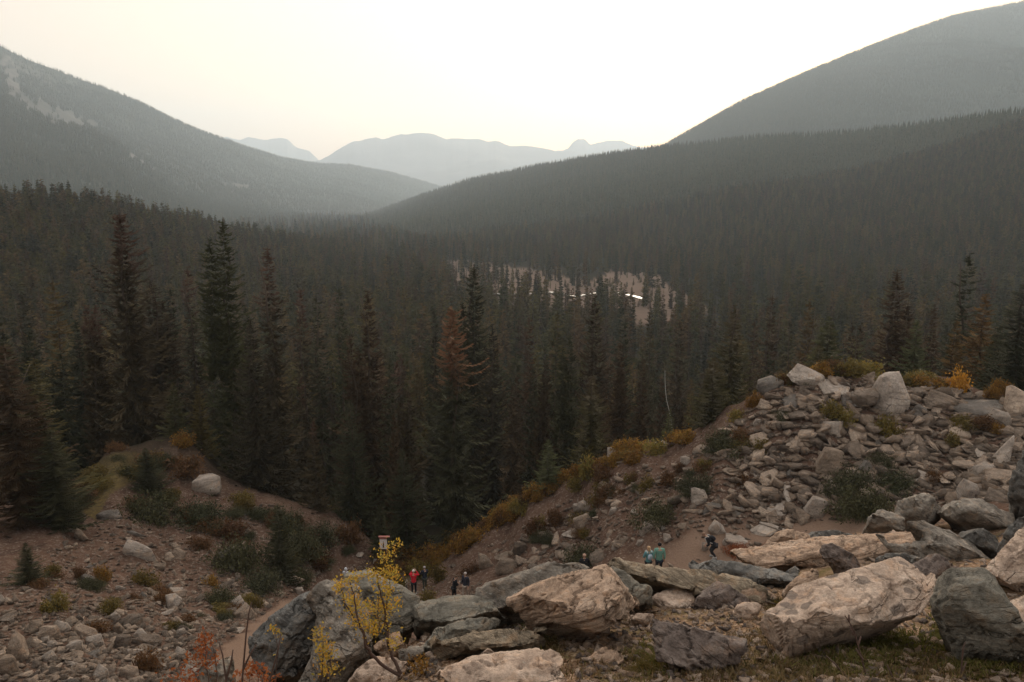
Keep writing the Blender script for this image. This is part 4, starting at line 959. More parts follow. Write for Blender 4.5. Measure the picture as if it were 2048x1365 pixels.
B('boulder', [(1878,1032),(1896,1008),(1917,996),(1961,1001),(1984,1013),(2008,1025),(2033,1041),(2024,1067),(2005,1073),(1975,1066),(1923,1060),(1893,1056)], [(1930,1012,-.1),(1945,1030,-.45),(1985,1040,-.4)], 11, 0.8, 1.2, 'grey', label='blocky grey boulder with flat tan top near the right edge', group=GB, seed=17, res=.028)
B('boulder', [(1722,1070),(1735,1041),(1744,1020),(1756,1017),(1776,1028),(1794,1040),(1810,1056),(1793,1066),(1773,1066),(1741,1070)], [(1760,1035,-.15)], 10.5, 0.6, 0.7, 'grey', label='pointed grey slab leaning up behind the flat tan slab', group=GB, seed=18, res=.028)
B('boulder', [(1613,1070),(1638,1064),(1682,1062),(1714,1068),(1699,1078),(1665,1086),(1635,1092),(1615,1090)], (), 9.5, 1.2, 0.5, 'dark', label='low dark boulder behind the middle of the flat tan slab', group=GB, seed=19, res=.028)
B('boulder', [(1510,1106),(1536,1078),(1577,1058),(1614,1069),(1618,1090),(1589,1099),(1556,1100),(1530,1114)], [(1575,1078,-.15)], 9.3, 1.3, 0.6, 'tanflat', (0.02, 9, 30), label='tan striped wedge boulder at the left head of the flat slab', group=GB, seed=20, res=.026)
B('boulder', [(1965,1160),(1988,1134),(2019,1104),(2060,1056),(2090,1060),(2090,1190),(2040,1185),(2000,1175)], [(2030,1130,-.2)], 7.0, 1.1, 0.8, 'pale', (0.012, 5, 50), label='pinkish grey boulder filling the right edge behind the upright one', group=GB, seed=21)
B('boulder', [(2000,1094),(2010,1072),(2025,1049),(2060,1036),(2075,1070),(2024,1099),(2007,1120)], (), 8.0, 0.9, 0.6, 'blue', label='blue grey boulder cut by the right edge above the pinkish one', group=GB, seed=22)
B('boulder', [(2016,1014),(2022,985),(2034,940),(2046,895),(2090,870),(2110,1055),(2060,1055),(2038,1046),(2024,1034)], [(2045,985,-.2),(2060,930,-.2),(2060,1010,-.2)], 11, 0.6, 1.5, 'dark', (0.05, 4, 35), 0.05, label='tall dark layered rock face cut by the right edge', group=GB, seed=23, res=.03)
B('boulder', [(1562,1186),(1574,1168),(1612,1146),(1637,1140),(1634,1164),(1614,1200),(1589,1202),(1565,1196)], (), 6.1, 1.0, 0.4, 'tan', label='small brown slab tucked against the left of the spotted boulder', group=GB, seed=24)
B('boulder', [(1806,1146),(1838,1129),(1849,1114),(1864,1110),(1887,1125),(1928,1140),(1880,1154),(1872,1170),(1841,1176),(1814,1166)], [(1850,1135,-.1)], 7.2, 1.2, 0.5, 'purple', label='brownish peaked boulder behind the right end of the spotted boulder', group=GB, seed=25)
B('boulder', [(1840,1170),(1870,1160),(1875,1174),(1861,1183),(1844,1180)], (), 6.3, 0.8, 0.15, 'pale', label='small whitish stone on the right shoulder of the spotted boulder', group=GB, seed=26)
B('boulder', [(1754,1125),(1779,1110),(1814,1108),(1843,1117),(1828,1143),(1808,1146),(1794,1136)], (), 7.8, 0.9, 0.5, 'dark', label='dark low boulder behind the top of the spotted boulder', group=GB, seed=27)
# left group
B('boulder', [(500,1310),(540,1268),(562,1238),(588,1211),(613,1192),(642,1206),(662,1238),(664,1280),(660,1320),(640,1360),(585,1390),(520,1392),(504,1350)],
  [(600,1230,-.12),(585,1280,-.22),(560,1320,-.12),(615,1270,-.1)], 5.3, 1.2, 1.0, 'blue', (0.02, 6, 62), 0.025, res=.018, label='cracked dark grey boulder at lower left, the left half of the split rock', group=GB, seed=28)
B('boulder', [(611,1197),(638,1176),(664,1164),(700,1162),(722,1199),(736,1240),(744,1290),(740,1345),(710,1400),(600,1410),(596,1365),(620,1330),(630,1300),(634,1270),(636,1238),(618,1214)],
  [(660,1195,-.08),(675,1250,-.25),(650,1290,-.22),(690,1320,-.2),(650,1345,-.3)], 5.1, 1.1, 1.0, 'grey', (0.018, 6, 50), 0.025, res=.018, label='grey half of the split rock right behind the smaller golden shrub', group=GB, seed=128)
B('boulder', [(668,1172),(682,1149),(712,1146),(752,1143),(797,1168),(811,1188),(825,1208),(831,1229),(829,1252),(833,1276),(811,1290),(790,1300),(764,1325),(740,1345),(711,1340),(704,1273),(697,1229)],
  [(745,1180,-.15),(790,1220,-.2),(735,1250,-.4),(770,1270,-.25),(720,1200,-.25)], 5.6, 1.3, 1.1, 'green', (0.012, 5, -50), 0.02, res=.02, label='tan grey face of rock directly behind the yellow shrub stems', group=GB, seed=29)
B('boulder', [(820,1206),(852,1198),(910,1195),(969,1201),(985,1194),(1003,1200),(990,1228),(965,1240),(960,1252),(905,1258),(875,1262),(862,1280),(848,1285),(836,1245)], [(900,1215,-.1),(940,1225,-.12),(870,1240,-.12)], 6.3, 2.2, 0.7, 'green', (0.018, 7, 10), label='grey slab with a curved crack between the yellow shrub and the tan boulder', group=GB, seed=30)
B('boulder', [(840,1298),(866,1260),(910,1242),(957,1234),(983,1236),(996,1252),(969,1264),(925,1275),(890,1293),(875,1306),(863,1320),(850,1318)], [(910,1256,-.1),(960,1248,-.1)], 5.4, 1.0, 0.4, 'green', (0.012, 9, 22), label='long narrow grey slab rising to the right of the yellow shrub', group=GB, seed=31)
B('boulder', [(858,1318),(881,1290),(940,1270),(1013,1254),(1060,1262),(1082,1284),(1030,1303),(940,1312),(900,1322),(880,1345),(862,1342)], [(930,1290,-.08),(1000,1280,-.1)], 4.9, 2.2, 0.35, 'log', (0.028, 13, 14), label='thin bedded brown ledge above the smooth pale bottom boulder', group=GB, seed=32)
B('boulder', [(385,1400),(392,1345),(405,1318),(425,1308),(455,1310),(468,1330),(470,1400)], [(430,1335,-.1)], 4.6, 0.7, 0.5, 'grey', label='small grey boulder at the bottom edge among the red twigs', group=GB, seed=33)
B('boulder', [(801,1312),(806,1302),(820,1296),(838,1298),(842,1310),(830,1330),(812,1334)], (), 4.9, 0.8, 0.2, 'grey', label='small rounded grey stone beside the foot of the yellow shrub', group=GB, seed=34)
B('boulder', [(1472,1226),(1485,1210),(1505,1208),(1520,1224),(1516,1240),(1492,1246)], [(1495,1222,-.05)], 5.9, 0.8, 0.2, 'pale', label='small whitish stone on the grit right of the dark triangular block', group=GB, seed=35)
B('boulder', [(1165,1325),(1178,1310),(1205,1302),(1243,1300),(1249,1330),(1215,1340),(1185,1334)], (), 4.35, 1.2, 0.18, 'tan', label='flat reddish stone on the grit below the largest tan boulder', group=GB, seed=36)
B('boulder', [(1258,1232),(1275,1228),(1303,1229),(1306,1241),(1285,1247),(1262,1246)], (), 5.7, 1.8, 0.12, 'pale', label='flat pale stone at the foot of the grey green boulder', group=GB, seed=37)

# ------------------------------------------------------------------ rock shapes for the slopes
def hullrock(seed, dims, npt=14, sub=1, amp=0.05, box=0.6):
    rg = np.random.default_rng(seed); bm = bmesh.new()
    for _ in range(npt):
        p = rg.normal(0, 1, 3); p /= np.linalg.norm(p); p = np.sign(p) * np.abs(p) ** box
        bm.verts.new(p * np.array(dims) / 2 * rg.uniform(0.85, 1.08))
    r_ = bmesh.ops.convex_hull(bm, input=bm.verts)
    bmesh.ops.delete(bm, geom=[g_ for g_ in r_['geom_interior'] if isinstance(g_, bmesh.types.BMVert)], context='VERTS')
    bmesh.ops.triangulate(bm, faces=bm.faces); bm.verts.index_update()
    V = np.array([v.co for v in bm.verts]); T = np.array([[v.index for v in f.verts] for f in bm.faces]); bm.free()
    for k in range(sub):
        V, T = subdiv(V, T)
        if k < 1: V = relax(V, T, 0.06, 1)
    if amp: V = V + vnorm(V, T) * (amp * (0.7 * fbm(V * 2.2 + seed, 4, seed) - 0.5 * np.clip(1 - np.abs(fbm(V * 2.6 + seed, 3, seed + 2)) * 3, 0, 1)))[:, None]
    return V, T
SHAPES = {'block': (1, 0.9, 0.75), 'slab': (1, 0.75, 0.22), 'long': (1, 0.45, 0.38), 'round': (1, 0.9, 0.8), 'wedge': (1, 0.6, 0.5)}
RK = {}
def rock_mesh(shape, i, m):
    if (shape, i, m) not in RK:
        V, T = hullrock(hash((len(shape), i)) % 1000 + i * 13, SHAPES[shape], {'slab': 11, 'round': 26}.get(shape, 13), 2, 0.022 if shape != 'round' else 0.04, 0.7 if shape == 'round' else 0.45)
        RK[(shape, i, m)] = mesh_np('rock', V, T, MR[m], False)
    return RK[(shape, i, m)]
def slope_rock(u, v, w, h, shape, m, label, group='large rocks lying on the right slope', i=0, rot=None, rmin=18, cat='rock', sink=0.22, pitch=None):
    """u, v: centre in the photograph; w, h: seen size in pixels"""
    hx, hy, hzz = ground_hit([u], [v + h * 0.25], rmin)
    if not np.isfinite(hx[0]): return None
    Y = float(hy[0]); W_ = w / ppx(Y); Hh = h / ppx(Y)
    d = SHAPES[shape]; Vm = rock_mesh(shape, i, m)
    rg = np.random.default_rng(int(u * 7 + v))
    if shape == 'slab':   # slabs lie on the slope, seen nearly face on
        s_ = (W_ * 1.15 / d[0], Hh / d[1] * 1.5, min(W_, Hh) * 0.30 / d[2]); ro = (R(32) if pitch is None else R(pitch), R(rg.uniform(-5, 5)), 0)
        gsl = math.degrees(math.atan(float(ground_z(hx[0], hy[0] + .8, False) - ground_z(hx[0], hy[0] - .8, False)) / 1.6))
        Mx = Matrix.Rotation(R(min(max(gsl, 8), 38) + rg.uniform(0, 7)), 3, 'X') @ Matrix.Rotation(R(rg.uniform(-7, 7)), 3, 'Y') @ Matrix.Rotation(R(rot or 0), 3, 'Z')
        ro = tuple(Mx.to_euler())
        zc = 0.05
    else:
        s_ = (W_ * 1.15 / d[0], max(W_ * 0.8, Hh) * 0.9 / d[1], Hh * 1.25 / d[2]); ro = (R(rg.uniform(-8, 20)), R(rg.uniform(-6, 6) if rot is None else rot), R(rg.uniform(-15, 15))); zc = Hh * (0.5 - sink)
    e_ = link('rock', Vm, loc=(hx[0], hy[0], hzz[0] + zc), rot=ro, scale=s_)
    return tag(e_, label, cat, group)
B('boulder', [(1985,1262),(2000,1228),(2030,1205),(2070,1195),(2095,1240),(2080,1290),(2030,1290)], (), 5.2, 1.6, 0.4, 'pale', label='pale boulder at the right edge behind the upright grey one', group=GB, seed=38)
B('boulder', [(1395,1170),(1430,1158),(1500,1172),(1560,1196),(1548,1212),(1500,1204),(1440,1190)], (), 7.0, 1.8, 0.3, 'tan', (0.02, 9, -17), label='tan pitted plate of rock lying against the lower end of the bedded slab', group=GB, seed=39)
B('boulder', [(700,1345),(722,1322),(760,1316),(800,1330),(812,1362),(780,1385),(715,1385)], (), 4.5, 1.6, 0.3, 'pale', label='pinkish flat rock under the roots of the golden willow', group=GB, seed=40)
B('boulder', [(745,1290),(770,1262),(800,1262),(812,1290),(795,1318),(760,1322)], (), 5.0, 1.0, 0.3, 'tan', label='tan broken corner of rock behind the golden willow stems', group=GB, seed=41)
big_rocks = [
 (1572,985,70,50,'slab','slopepale','upper pale slab of the cracked pair in the middle of the right slope',25),
 (1562,1015,66,46,'slab','slopepale','lower pale slab of the cracked pair in the middle of the right slope',-10),
 (1780,808,68,84,'round','slopepale','big light grey boulder standing near the crest of the right slope',None),
 (1610,760,56,42,'wedge','slopepale','striped whitish boulder on the left of the crest',25),
 (1672,775,62,40,'slab','slopepale','flat pale boulder on the crest left of the light grey one',0),
 (1540,772,56,34,'block','slopedark','dark layered boulder at the left end of the crest',-15),
 (1775,752,60,24,'round','slopepale','low rounded grey boulder on the crest skyline before the shrubs',None),
 (1960,805,120,50,'slab','slopedark','wide dark flat boulder near the right end of the crest',-8),
 (2035,815,50,60,'block','slope','grey boulder cut by the right edge at the crest',None),
 (1878,810,52,40,'block','slope','grey boulder right of the light grey crest boulder',20),
 (1732,800,34,56,'long','slope','narrow upright grey rock just left of the light grey crest boulder',80),
 (1620,800,60,30,'slab','slope','long grey slab below the flat pale crest boulder',8),
 (1600,880,84,42,'slab','slope','dull grey brown slab on the upper left part of the right slope',-18),
 (1660,935,50,58,'block','slope','grey squared rock left of the big dark shrub',15),
 (2000,915,52,62,'long','slopepale','pale slanting block beside the dark face at the right edge',55),
 (1838,920,62,28,'slab','slope','flat pinkish slab right of the big dark shrub',4),
 (1840,950,40,36,'slab','slopepale','pointed pinkish slab under the flat pinkish slab',-30),
 (1935,925,66,26,'slab','slope','long thin grey slab left of the pale slanting block',-5),
 (1937,985,36,48,'block','slopepale','pinkish upright rock above the blocky grey boulder',None),
 (1448,1015,52,64,'slab','slopedark','purplish grey slab above the hiker in black',80),
 (1397,1000,36,36,'block','slopepale','pale block left of the purplish slab',None),
 (1385,1030,46,22,'slab','slope','thin bedded rock under the pale block',-5),
 (1484,1072,38,70,'slab','slopepale','tall narrow pale slab right of the hiker in black',84),
 (1530,1055,42,48,'slab','slopepale','pale slab second to the right of the hiker in black',-50),
 (1560,1050,32,60,'slab','slopepale','slanting slab under the cracked pair',60),
 (1632,1025,40,44,'block','slopepale','cracked pale block below the big dark shrub',20),
 (1605,1045,26,34,'block','slope','small grey block left of the cracked pale block',None),
 (1500,1020,30,28,'block','slope','small grey block right of the purplish slab',None),
 (1293,1058,26,30,'block','slopepale','pale stone by the dark shrub above the couple',15),
 (1432,1068,24,32,'long','slopepale','small leaning pale stone just above the hiker in black',-50),
 (1235,1102,24,22,'block','slopepale','square stone left of the couple by the trail',None),
 (1282,1088,17,13,'block','slopepale','small square stone above the blond walker',None),
 (1334,1078,18,17,'block','slopepale','small pale cube of rock right above the teal sweater walker',None),
 (1301,1074,14,12,'block','slope','small stone between the couple and the dark shrub',None),
 (1409,1103,14,20,'block','slopepale','pinkish stone touching the hiker in black',None),
 (1455,1092,22,18,'wedge','slopepale','pointed pinkish stone right of the hiker in black',30),
 (975,1128,36,44,'block','slope','grey block right of the dark dressed pair',-15),
 (1015,1140,46,30,'wedge','slope','pale wedge of rock above the grey lichened boulder',15),
 (1010,1110,36,32,'slab','slope','grey slab above the wedge on the lower right slope',-20),
 (1065,1105,50,44,'slab','slope','wide grey slab lying left of the shrub on the lower slope',-45),
 (1040,1100,30,30,'block','slope','grey stone on the lower slope beside the lying slab',None),
 (1155,1030,22,16,'block','slopepale','pale stone high on the left part of the right slope',None),
 (1198,1038,44,14,'slab','slope','long thin stone in the left part of the right slope',0),
 (1230,1032,24,18,'block','slopepale','pale stone right of the long thin stone',None),
 (1225,912,28,26,'block','slopepale','whitish rock among the amber shrubs of the crest',None),
 (1250,930,36,16,'slab','slope','flat rock below the whitish rock of the crest',10),
 (1342,888,34,12,'slab','slopepale','thin pale ledge under the amber shrubs',3),
 (1370,930,22,20,'block','slopepale','pale stone left of the low dark shrub',None),
 (283,1110,72,56,'round','slopepale','largest pale boulder alone on the left slope'),
 (417,975,56,38,'block','slopepale','pale pointed boulder at the top of the left mound'),
 (340,1116,24,18,'round','slope','small boulder just right of the largest left boulder'),
 (318,1134,24,18,'round','slope','stone touching the lower right of the largest left boulder'),
 (270,1072,36,22,'block','slopedark','dark stone right above the largest left boulder'),
 (222,1035,50,22,'wedge','slopedark','dark grey ledge stone under the golden moss of the mound'),
 (165,1072,32,22,'block','slope','brown grey stone left above the largest left boulder'),
 (158,1037,28,14,'block','slope','small stone at the left foot of the golden moss'),
 (122,1262,34,30,'block','slopepale','yellowish white rock near the bottom left corner'),
 (70,1255,28,32,'block','slope','grey rock left of the yellowish white rock'),
 (82,1270,16,16,'block','slopepale','little cube shaped rock between two larger ones at bottom left'),
 (192,1288,38,32,'round','slopepale','pale rounded rock below the middle of the left slope'),
 (45,1300,44,66,'block','slope','pinkish rock in the bottom left corner'),
 (15,1335,40,40,'block','slope','pinkish rock cut by the bottom left corner'),
 (200,1350,34,30,'block','slopepale','pinkish rock at the bottom edge, left of the dark bush'),
 (262,1308,42,28,'slab','slopepale','flat whitish rock pair above the bottom edge'),
 (188,1235,26,14,'slab','slope','flat stone in the middle of the left slope'),
 (292,1246,26,18,'round','slope','rounded grey stone over the trail on the left slope'),
 (330,1227,34,18,'slab','slopepale','long whitish stone on the left slope above the trail'),
 (472,1262,40,18,'slab','slopepale','flat pale stone on the upper edge of the trail'),
 (358,1310,28,24,'block','slopepale','pale rock at the lower edge of the trail'),
 (322,1338,22,16,'slab','slopepale','bright flat stone near the bottom edge beside the dark bush'),
 (108,1360,30,24,'block','slope','grey rock cut by the bottom edge near the left corner'),
 (600,1185,20,16,'block','slopepale','pale stone on the trail side behind the blue grey boulder'),
 (655,1115,14,22,'block','slope','brown stone beside the steps below the low bushes'),
 (720,1115,18,12,'slab','slopepale','flat stone of the trail steps under the sign'),
 (752,1125,14,8,'block','slopepale','small pale step stone right below the sign'),
 (808,1170,14,22,'wedge','slopepale','pointed pale stone left of the red jacket walker'),
]
for k, b_ in enumerate(big_rocks):
    r7 = b_[7] if len(b_) > 7 else None
    left = b_[0] < 800
    slope_rock(b_[0], b_[1], b_[2], b_[3], b_[4], b_[5], b_[6], 'larger rocks on the left slope' if left else 'large rocks lying on the right slope', i=k % 6, rot=r7)
# unnamed scree: single rocks first, then the small rubble
REG_R = [(960,1110),(1010,1080),(1090,1030),(1180,985),(1290,945),(1400,905),(1480,850),(1530,800),(1620,762),(1720,760),(1860,772),(2060,800),(2060,1000),(1900,1010),(1780,1040),(1640,1062),(1540,1095),(1440,1085),(1290,1080),(1210,1125),(1130,1150),(1040,1140)]
REG_L = [(-20,1160),(90,1120),(140,1060),(180,1025),(330,1050),(440,1010),(540,1010),(640,1080),(680,1130),(620,1170),(540,1225),(430,1300),(370,1380),(-20,1390)]
def sample_reg(poly, n, dens=None):
    P = np.array(poly); out = []
    while len(out) < n:
        u = rng.uniform(P[:, 0].min(), P[:, 0].max(), 4000); v = rng.uniform(P[:, 1].min(), P[:, 1].max(), 4000)
        k = poly_mask(u, v, poly)
        if dens is not None: k &= rng.random(4000) < dens(u, v)
        out += list(zip(u[k], v[k]))
    return out[:n]
dR = lambda u, v: 0.26 + 0.88 * smooth(u, 1350, 1620) * (0.5 + 0.5 * smooth(vn(xyz(u / 45, v / 30), 3), -0.4, 0.3))
dL = lambda u, v: 0.22 + 0.9 * smooth(v - 0.15 * (300 - u), 1120, 1260) * (0.4 + 0.6 * smooth(vn(xyz(u / 45, v / 30), 5), -0.4, 0.3))
names = {'slope': 'grey brown', 'slopepale': 'pale', 'slopedark': 'dark'}
words = {'block': 'angular rock', 'slab': 'flat slab', 'wedge': 'pointed rock', 'round': 'rounded rock', 'long': 'long rock'}
cnt = 0
for reg, dn, n, where in ((REG_R, dR, 165, 'right'), (REG_L, dL, 90, 'left')):
    for k, (u, v) in enumerate(sample_reg(reg, n, dn)):
        sh = random.choice(['block', 'slab', 'slab', 'wedge', 'long', 'block', 'slab'] if where == 'right' else ['block', 'round', 'wedge', 'block', 'slab', 'round'])
        hx_, hy_, _z = ground_hit([u], [v], 18)
        if path_mask(hx_, hy_)[0] > 0.2: continue
        if any(abs(u - b_[0]) < b_[2] * .6 and abs(v - b_[1]) < b_[3] * .6 for b_ in big_rocks): continue
        m_ = random.choice(['slope', 'slope', 'slope', 'slopepale', 'slopedark']); w_ = 17 + 26 * rng.random() ** 2 + 9 * max(0, (v - 1220) / 150); h_ = w_ * rng.uniform(0.55, 0.95)
        slope_rock(u, v, w_, h_, sh, m_, '%s %s among the loose scree of the %s slope' % (names[m_], words[sh], where), '%s %ss in the scree of the %s slope' % (names[m_], words[sh], where), i=k % 6, rot=rng.uniform(-40, 40))
        cnt += 1
RS = [mesh_np('rubble_stone', *hullrock(300 + i, (1, rng.uniform(.6, .9), rng.uniform(.3, .7)), 10, 0, 0), MR['slope'], False) for i in range(8)]
pu = np.array(sample_reg(REG_R, 2000, lambda u, v: dR(u, v) ** 1.5)); hx, hy, hzz = ground_hit(pu[:, 0], pu[:, 1], 18); k = np.isfinite(hx); hx, hy = hx[k], hy[k]
k = path_mask(hx, hy) < 0.15; hx, hy = hx[k], hy[k]; n = len(hx); s_ = 0.30 + 1.05 * rng.random(n) ** 2.4
BS = [mesh_np('broken_block', *hullrock(360 + i, (1, rng.uniform(.55, .9), rng.uniform(.35, .7)), 12, 1, 0.02, 0.4), MR['slope'], False) for i in range(8)]
scatter('rubble', np.stack([hx, hy, ground_z(hx, hy) + s_ * 0.06], 1), np.stack([rng.uniform(-.1, .8, n), rng.uniform(-.4, .4, n), rng.uniform(-3, 3, n)], 1), np.stack([s_ * rng.uniform(.8, 1.3, n), s_, s_ * rng.uniform(.6, 1, n)], 1), rng.integers(0, 8, n), BS, 'broken angular blocks covering the right slope')
pu = np.array(sample_reg(REG_L, 1100, lambda u, v: dL(u, v) ** 1.5))[:650]; hx, hy, hzz = ground_hit(pu[:, 0], pu[:, 1], 18); k = np.isfinite(hx); hx, hy = hx[k], hy[k]
k = path_mask(hx, hy) < 0.15; hx, hy = hx[k], hy[k]; n = len(hx); s_ = 0.22 + 0.38 * rng.random(n) ** 2.2
scatter('rubble', np.stack([hx, hy, ground_z(hx, hy) + s_ * 0.06], 1), np.stack([rng.uniform(-.1, .6, n), rng.uniform(-.4, .4, n), rng.uniform(-3, 3, n)], 1), np.stack([s_ * rng.uniform(.8, 1.3, n), s_, s_ * rng.uniform(.7, 1.1, n)], 1), rng.integers(0, 8, n), BS, 'broken stones covering the foot of the left slope')
pts = sample_reg(REG_R, 9500, lambda u, v: 0.25 + 0.75 * dR(u, v)) + sample_reg(REG_L, 4800, lambda u, v: 0.3 + 0.7 * dL(u, v)) + sample_reg([(680,1150),(820,1120),(960,1150),(1000,1200),(1240,1150),(1560,1060),(1560,1120),(1250,1180),(820,1220)], 500)
pu = np.array(pts); hx, hy, hzz = ground_hit(pu[:, 0], pu[:, 1], 18); k = np.isfinite(hx)
pm = path_mask(hx, hy); k &= rng.random(len(pm)) > pm * 0.93
hx, hy, hzz = hx[k], hy[k], hzz[k]; n = len(hx); s_ = (0.08 + 0.34 * rng.random(n) ** 3) * np.where(rng.random(n) < 0.12, 1.5, 1)
scatter('rubble', np.stack([hx, hy, ground_z(hx, hy) + s_ * 0.1], 1), rng.uniform(-0.6, 0.6, (n, 3)) * [1, 1, 5], np.stack([s_ * rng.uniform(.8, 1.4, n), s_, s_ * rng.uniform(.5, 1, n)], 1), rng.integers(0, 8, n), RS, 'loose small stones strewn over both slopes')
# grit and pebbles on the viewpoint
GS = [mesh_np('pebble', *hullrock(330 + i, (1, .8, rng.uniform(.25, .6)), 9, 0, 0), MR[('pale', 'tan', 'purple')[i % 3]], False) for i in range(6)]
n = 24000; th = rng.uniform(-0.15, 0.72, n); r = 3.6 * np.exp(rng.random(n) * math.log(15 / 3.6)); x, y = r * np.sin(th), r * np.cos(th)
k = vn(xyz(x * 0.9, y * 0.9), 8) > -0.45; x, y = x[k], y[k]; n = len(x)
s_ = 0.010 + 0.075 * rng.random(n) ** 3.5
scatter('gravel', np.stack([x, y, ground_z(x, y) + s_ * .15], 1), rng.uniform(-0.5, 0.5, (n, 3)) * [1, 1, 6], np.stack([s_ * 1.2, s_, s_ * .7], 1), rng.integers(0, 6, n), GS, 'pale grit and chips of rock on the brown soil of the viewpoint')
# single flat chips one can pick out
for k, (u, v, w, h, m_) in enumerate([(1412,1218,18,8,'pale'),(1440,1226,22,8,'tan'),(1462,1230,20,7,'tan'),(1475,1243,26,10,'pale'),(1500,1255,16,8,'tan'),(1528,1262,14,6,'pale'),(1452,1245,24,8,'tan'),(1395,1232,14,6,'pale'),(1330,1232,16,7,'grey'),(1286,1262,12,6,'pale'),(1560,1228,12,5,'pale'),(1578,1232,10,5,'pale'),(1210,1352,22,9,'grey'),(1150,1345,18,8,'tan'),(1250,1318,12,6,'pale'),(1105,1310,16,7,'grey'),(1900,1340,14,5,'pale'),(1830,1325,16,6,'tan'),(1760,1058,16,6,'pale'),(1775,1050,24,9,'tan'),(1780,1045,14,5,'pale'),(2040,1226,18,7,'pale'),(1570,1118,12,4,'pale'),(870,1330,18,8,'grey'),(930,1352,14,6,'tan')]):
    hx, hy, hzz = ground_hit([u], [v + h / 3], 0)
    if not np.isfinite(hx[0]): continue
    W_ = w / ppx(hy[0]); tag(link('stone_chip', rock_mesh('slab', k % 6, m_), loc=(hx[0], hy[0], hzz[0] + 0.02), rot=(R(rng.uniform(-5, 25)), R(rng.uniform(-10, 10)), rng.uniform(-1, 1)), scale=(W_, W_ * 1.1, W_ * 0.9)),
        'flat %s chip of rock lying on the grit of the viewpoint' % {'pale': 'pale', 'tan': 'tan', 'grey': 'grey'}[m_], 'stone', 'flat %s chips of rock on the viewpoint' % m_)

# ------------------------------------------------------------------ shrubs
def leafy(seed, n, rad=(0.5, 0.5, 0.4), leaf=0.05, stems=9, clump=14, spread=0.13, hollow=0.35, lm=None, low=0.0, stem_r=0.006):
    rg = np.random.default_rng(seed); rad = np.array(rad); parts = []; ends = []
    for _ in range(stems):
        a = rg.uniform(0, 6.28); el_ = rg.uniform(0.15, 1.4); d = np.array([math.cos(a) * math.cos(el_), math.sin(a) * math.cos(el_), abs(math.sin(el_))])
        e_ = d * rad * rg.uniform(0.7, 1.0); e_[2] += low; mid = e_ * 0.5 * np.array([1.2, 1.2, 0.8]) + rg.normal(0, .02, 3)
        parts.append(tube([(0, 0, -0.05), mid, e_], [stem_r, stem_r * .7, stem_r * .3], 4, False)); ends.append(e_)
    SV, ST = join(parts)
    C = []
    for _ in range(clump):
        d = rg.normal(0, 1, 3); d /= np.linalg.norm(d); d[2] = abs(d[2]); C.append(d * rad * rg.uniform(hollow, 1.0) + [0, 0, low])
    C = np.array(C + ends); ci = rg.integers(0, len(C), n); P = C[ci] + rg.normal(0, 1, (n, 3)) * spread * rad.mean() * 1.6
    P[:, 2] = np.maximum(P[:, 2], 0.01)
    s_ = leaf * rg.uniform(0.6, 1.4, n)[:, None]
    A = rg.normal(0, 1, (n, 3)); A[:, 2] = A[:, 2] * 0.7 + 0.5; A /= np.linalg.norm(A, axis=1, keepdims=True); Bv = np.cross(A, rg.normal(0, 1, (n, 3))); Bv /= np.linalg.norm(Bv, axis=1, keepdims=True)
    V = np.stack([P - A * s_, P + Bv * s_ * 0.42, P + A * s_, P - Bv * s_ * 0.42], 1).reshape(-1, 3)
    Q = np.arange(4 * n).reshape(-1, 4); T = np.concatenate([Q[:, [0, 1, 2]], Q[:, [0, 2, 3]]])
    return (V, T), (SV, ST)
twig = plain('twig_bark', (0.085, 0.055, 0.045))
SH = {}
def shrub_mesh(kind, var, lm):
    key = (kind, var, lm)
    if key not in SH:
        kw = {'bush': dict(n=1500, rad=(.5, .5, .42), leaf=.045, clump=26, spread=.12), 'mat': dict(n=6000, rad=(.5, .46, .26), leaf=.017, clump=60, spread=.10, hollow=.1, stems=7),
              'tuft': dict(n=900, rad=(.5, .5, .5), leaf=.055, clump=14, spread=.15), 'tall': dict(n=1300, rad=(.32, .32, .9), leaf=.05, clump=22, spread=.14)}[kind]
        l_, s_ = leafy(50 + var, **kw)
        SH[key] = (mesh_np('foliage', *l_, ML[lm] if lm in ML else MF[lm]), mesh_np('stems', *s_, twig))
    return SH[key]
def shrub(u, v, w, h, kind, lm, label, group=None, rmin=18, var=0, name='shrub', Y=None):
    """u, v: foot of the shrub in the photograph; w, h: seen size in pixels"""
    if Y is None:
        hx, hy, hzz = ground_hit([u], [v], rmin)
        if not np.isfinite(hx[0]): return
        p = (hx[0], hy[0], hzz[0] - 0.04); Y = hy[0]
    else: p = at(u, v, Y)
    W_, Hh = w / ppx(Y), min(h, w * 0.5 if kind == 'mat' else h) / ppx(Y); hz_ = {'bush': .5, 'mat': .34, 'tuft': .6, 'tall': 1.0}[kind]
    e_ = empty(name, p, label, 'shrub', group, rng.uniform(0, 6.28), (W_ / 1.05 * (1.6 if kind == 'tall' else 1), W_ / 1.05 * (1.6 if kind == 'tall' else 1), Hh / hz_))
    fm, sm = shrub_mesh(kind, var % 3, lm); link('foliage', fm, e_); link('stems', sm, e_); return e_
G1 = 'amber shrubs along the edge of the right ridge'
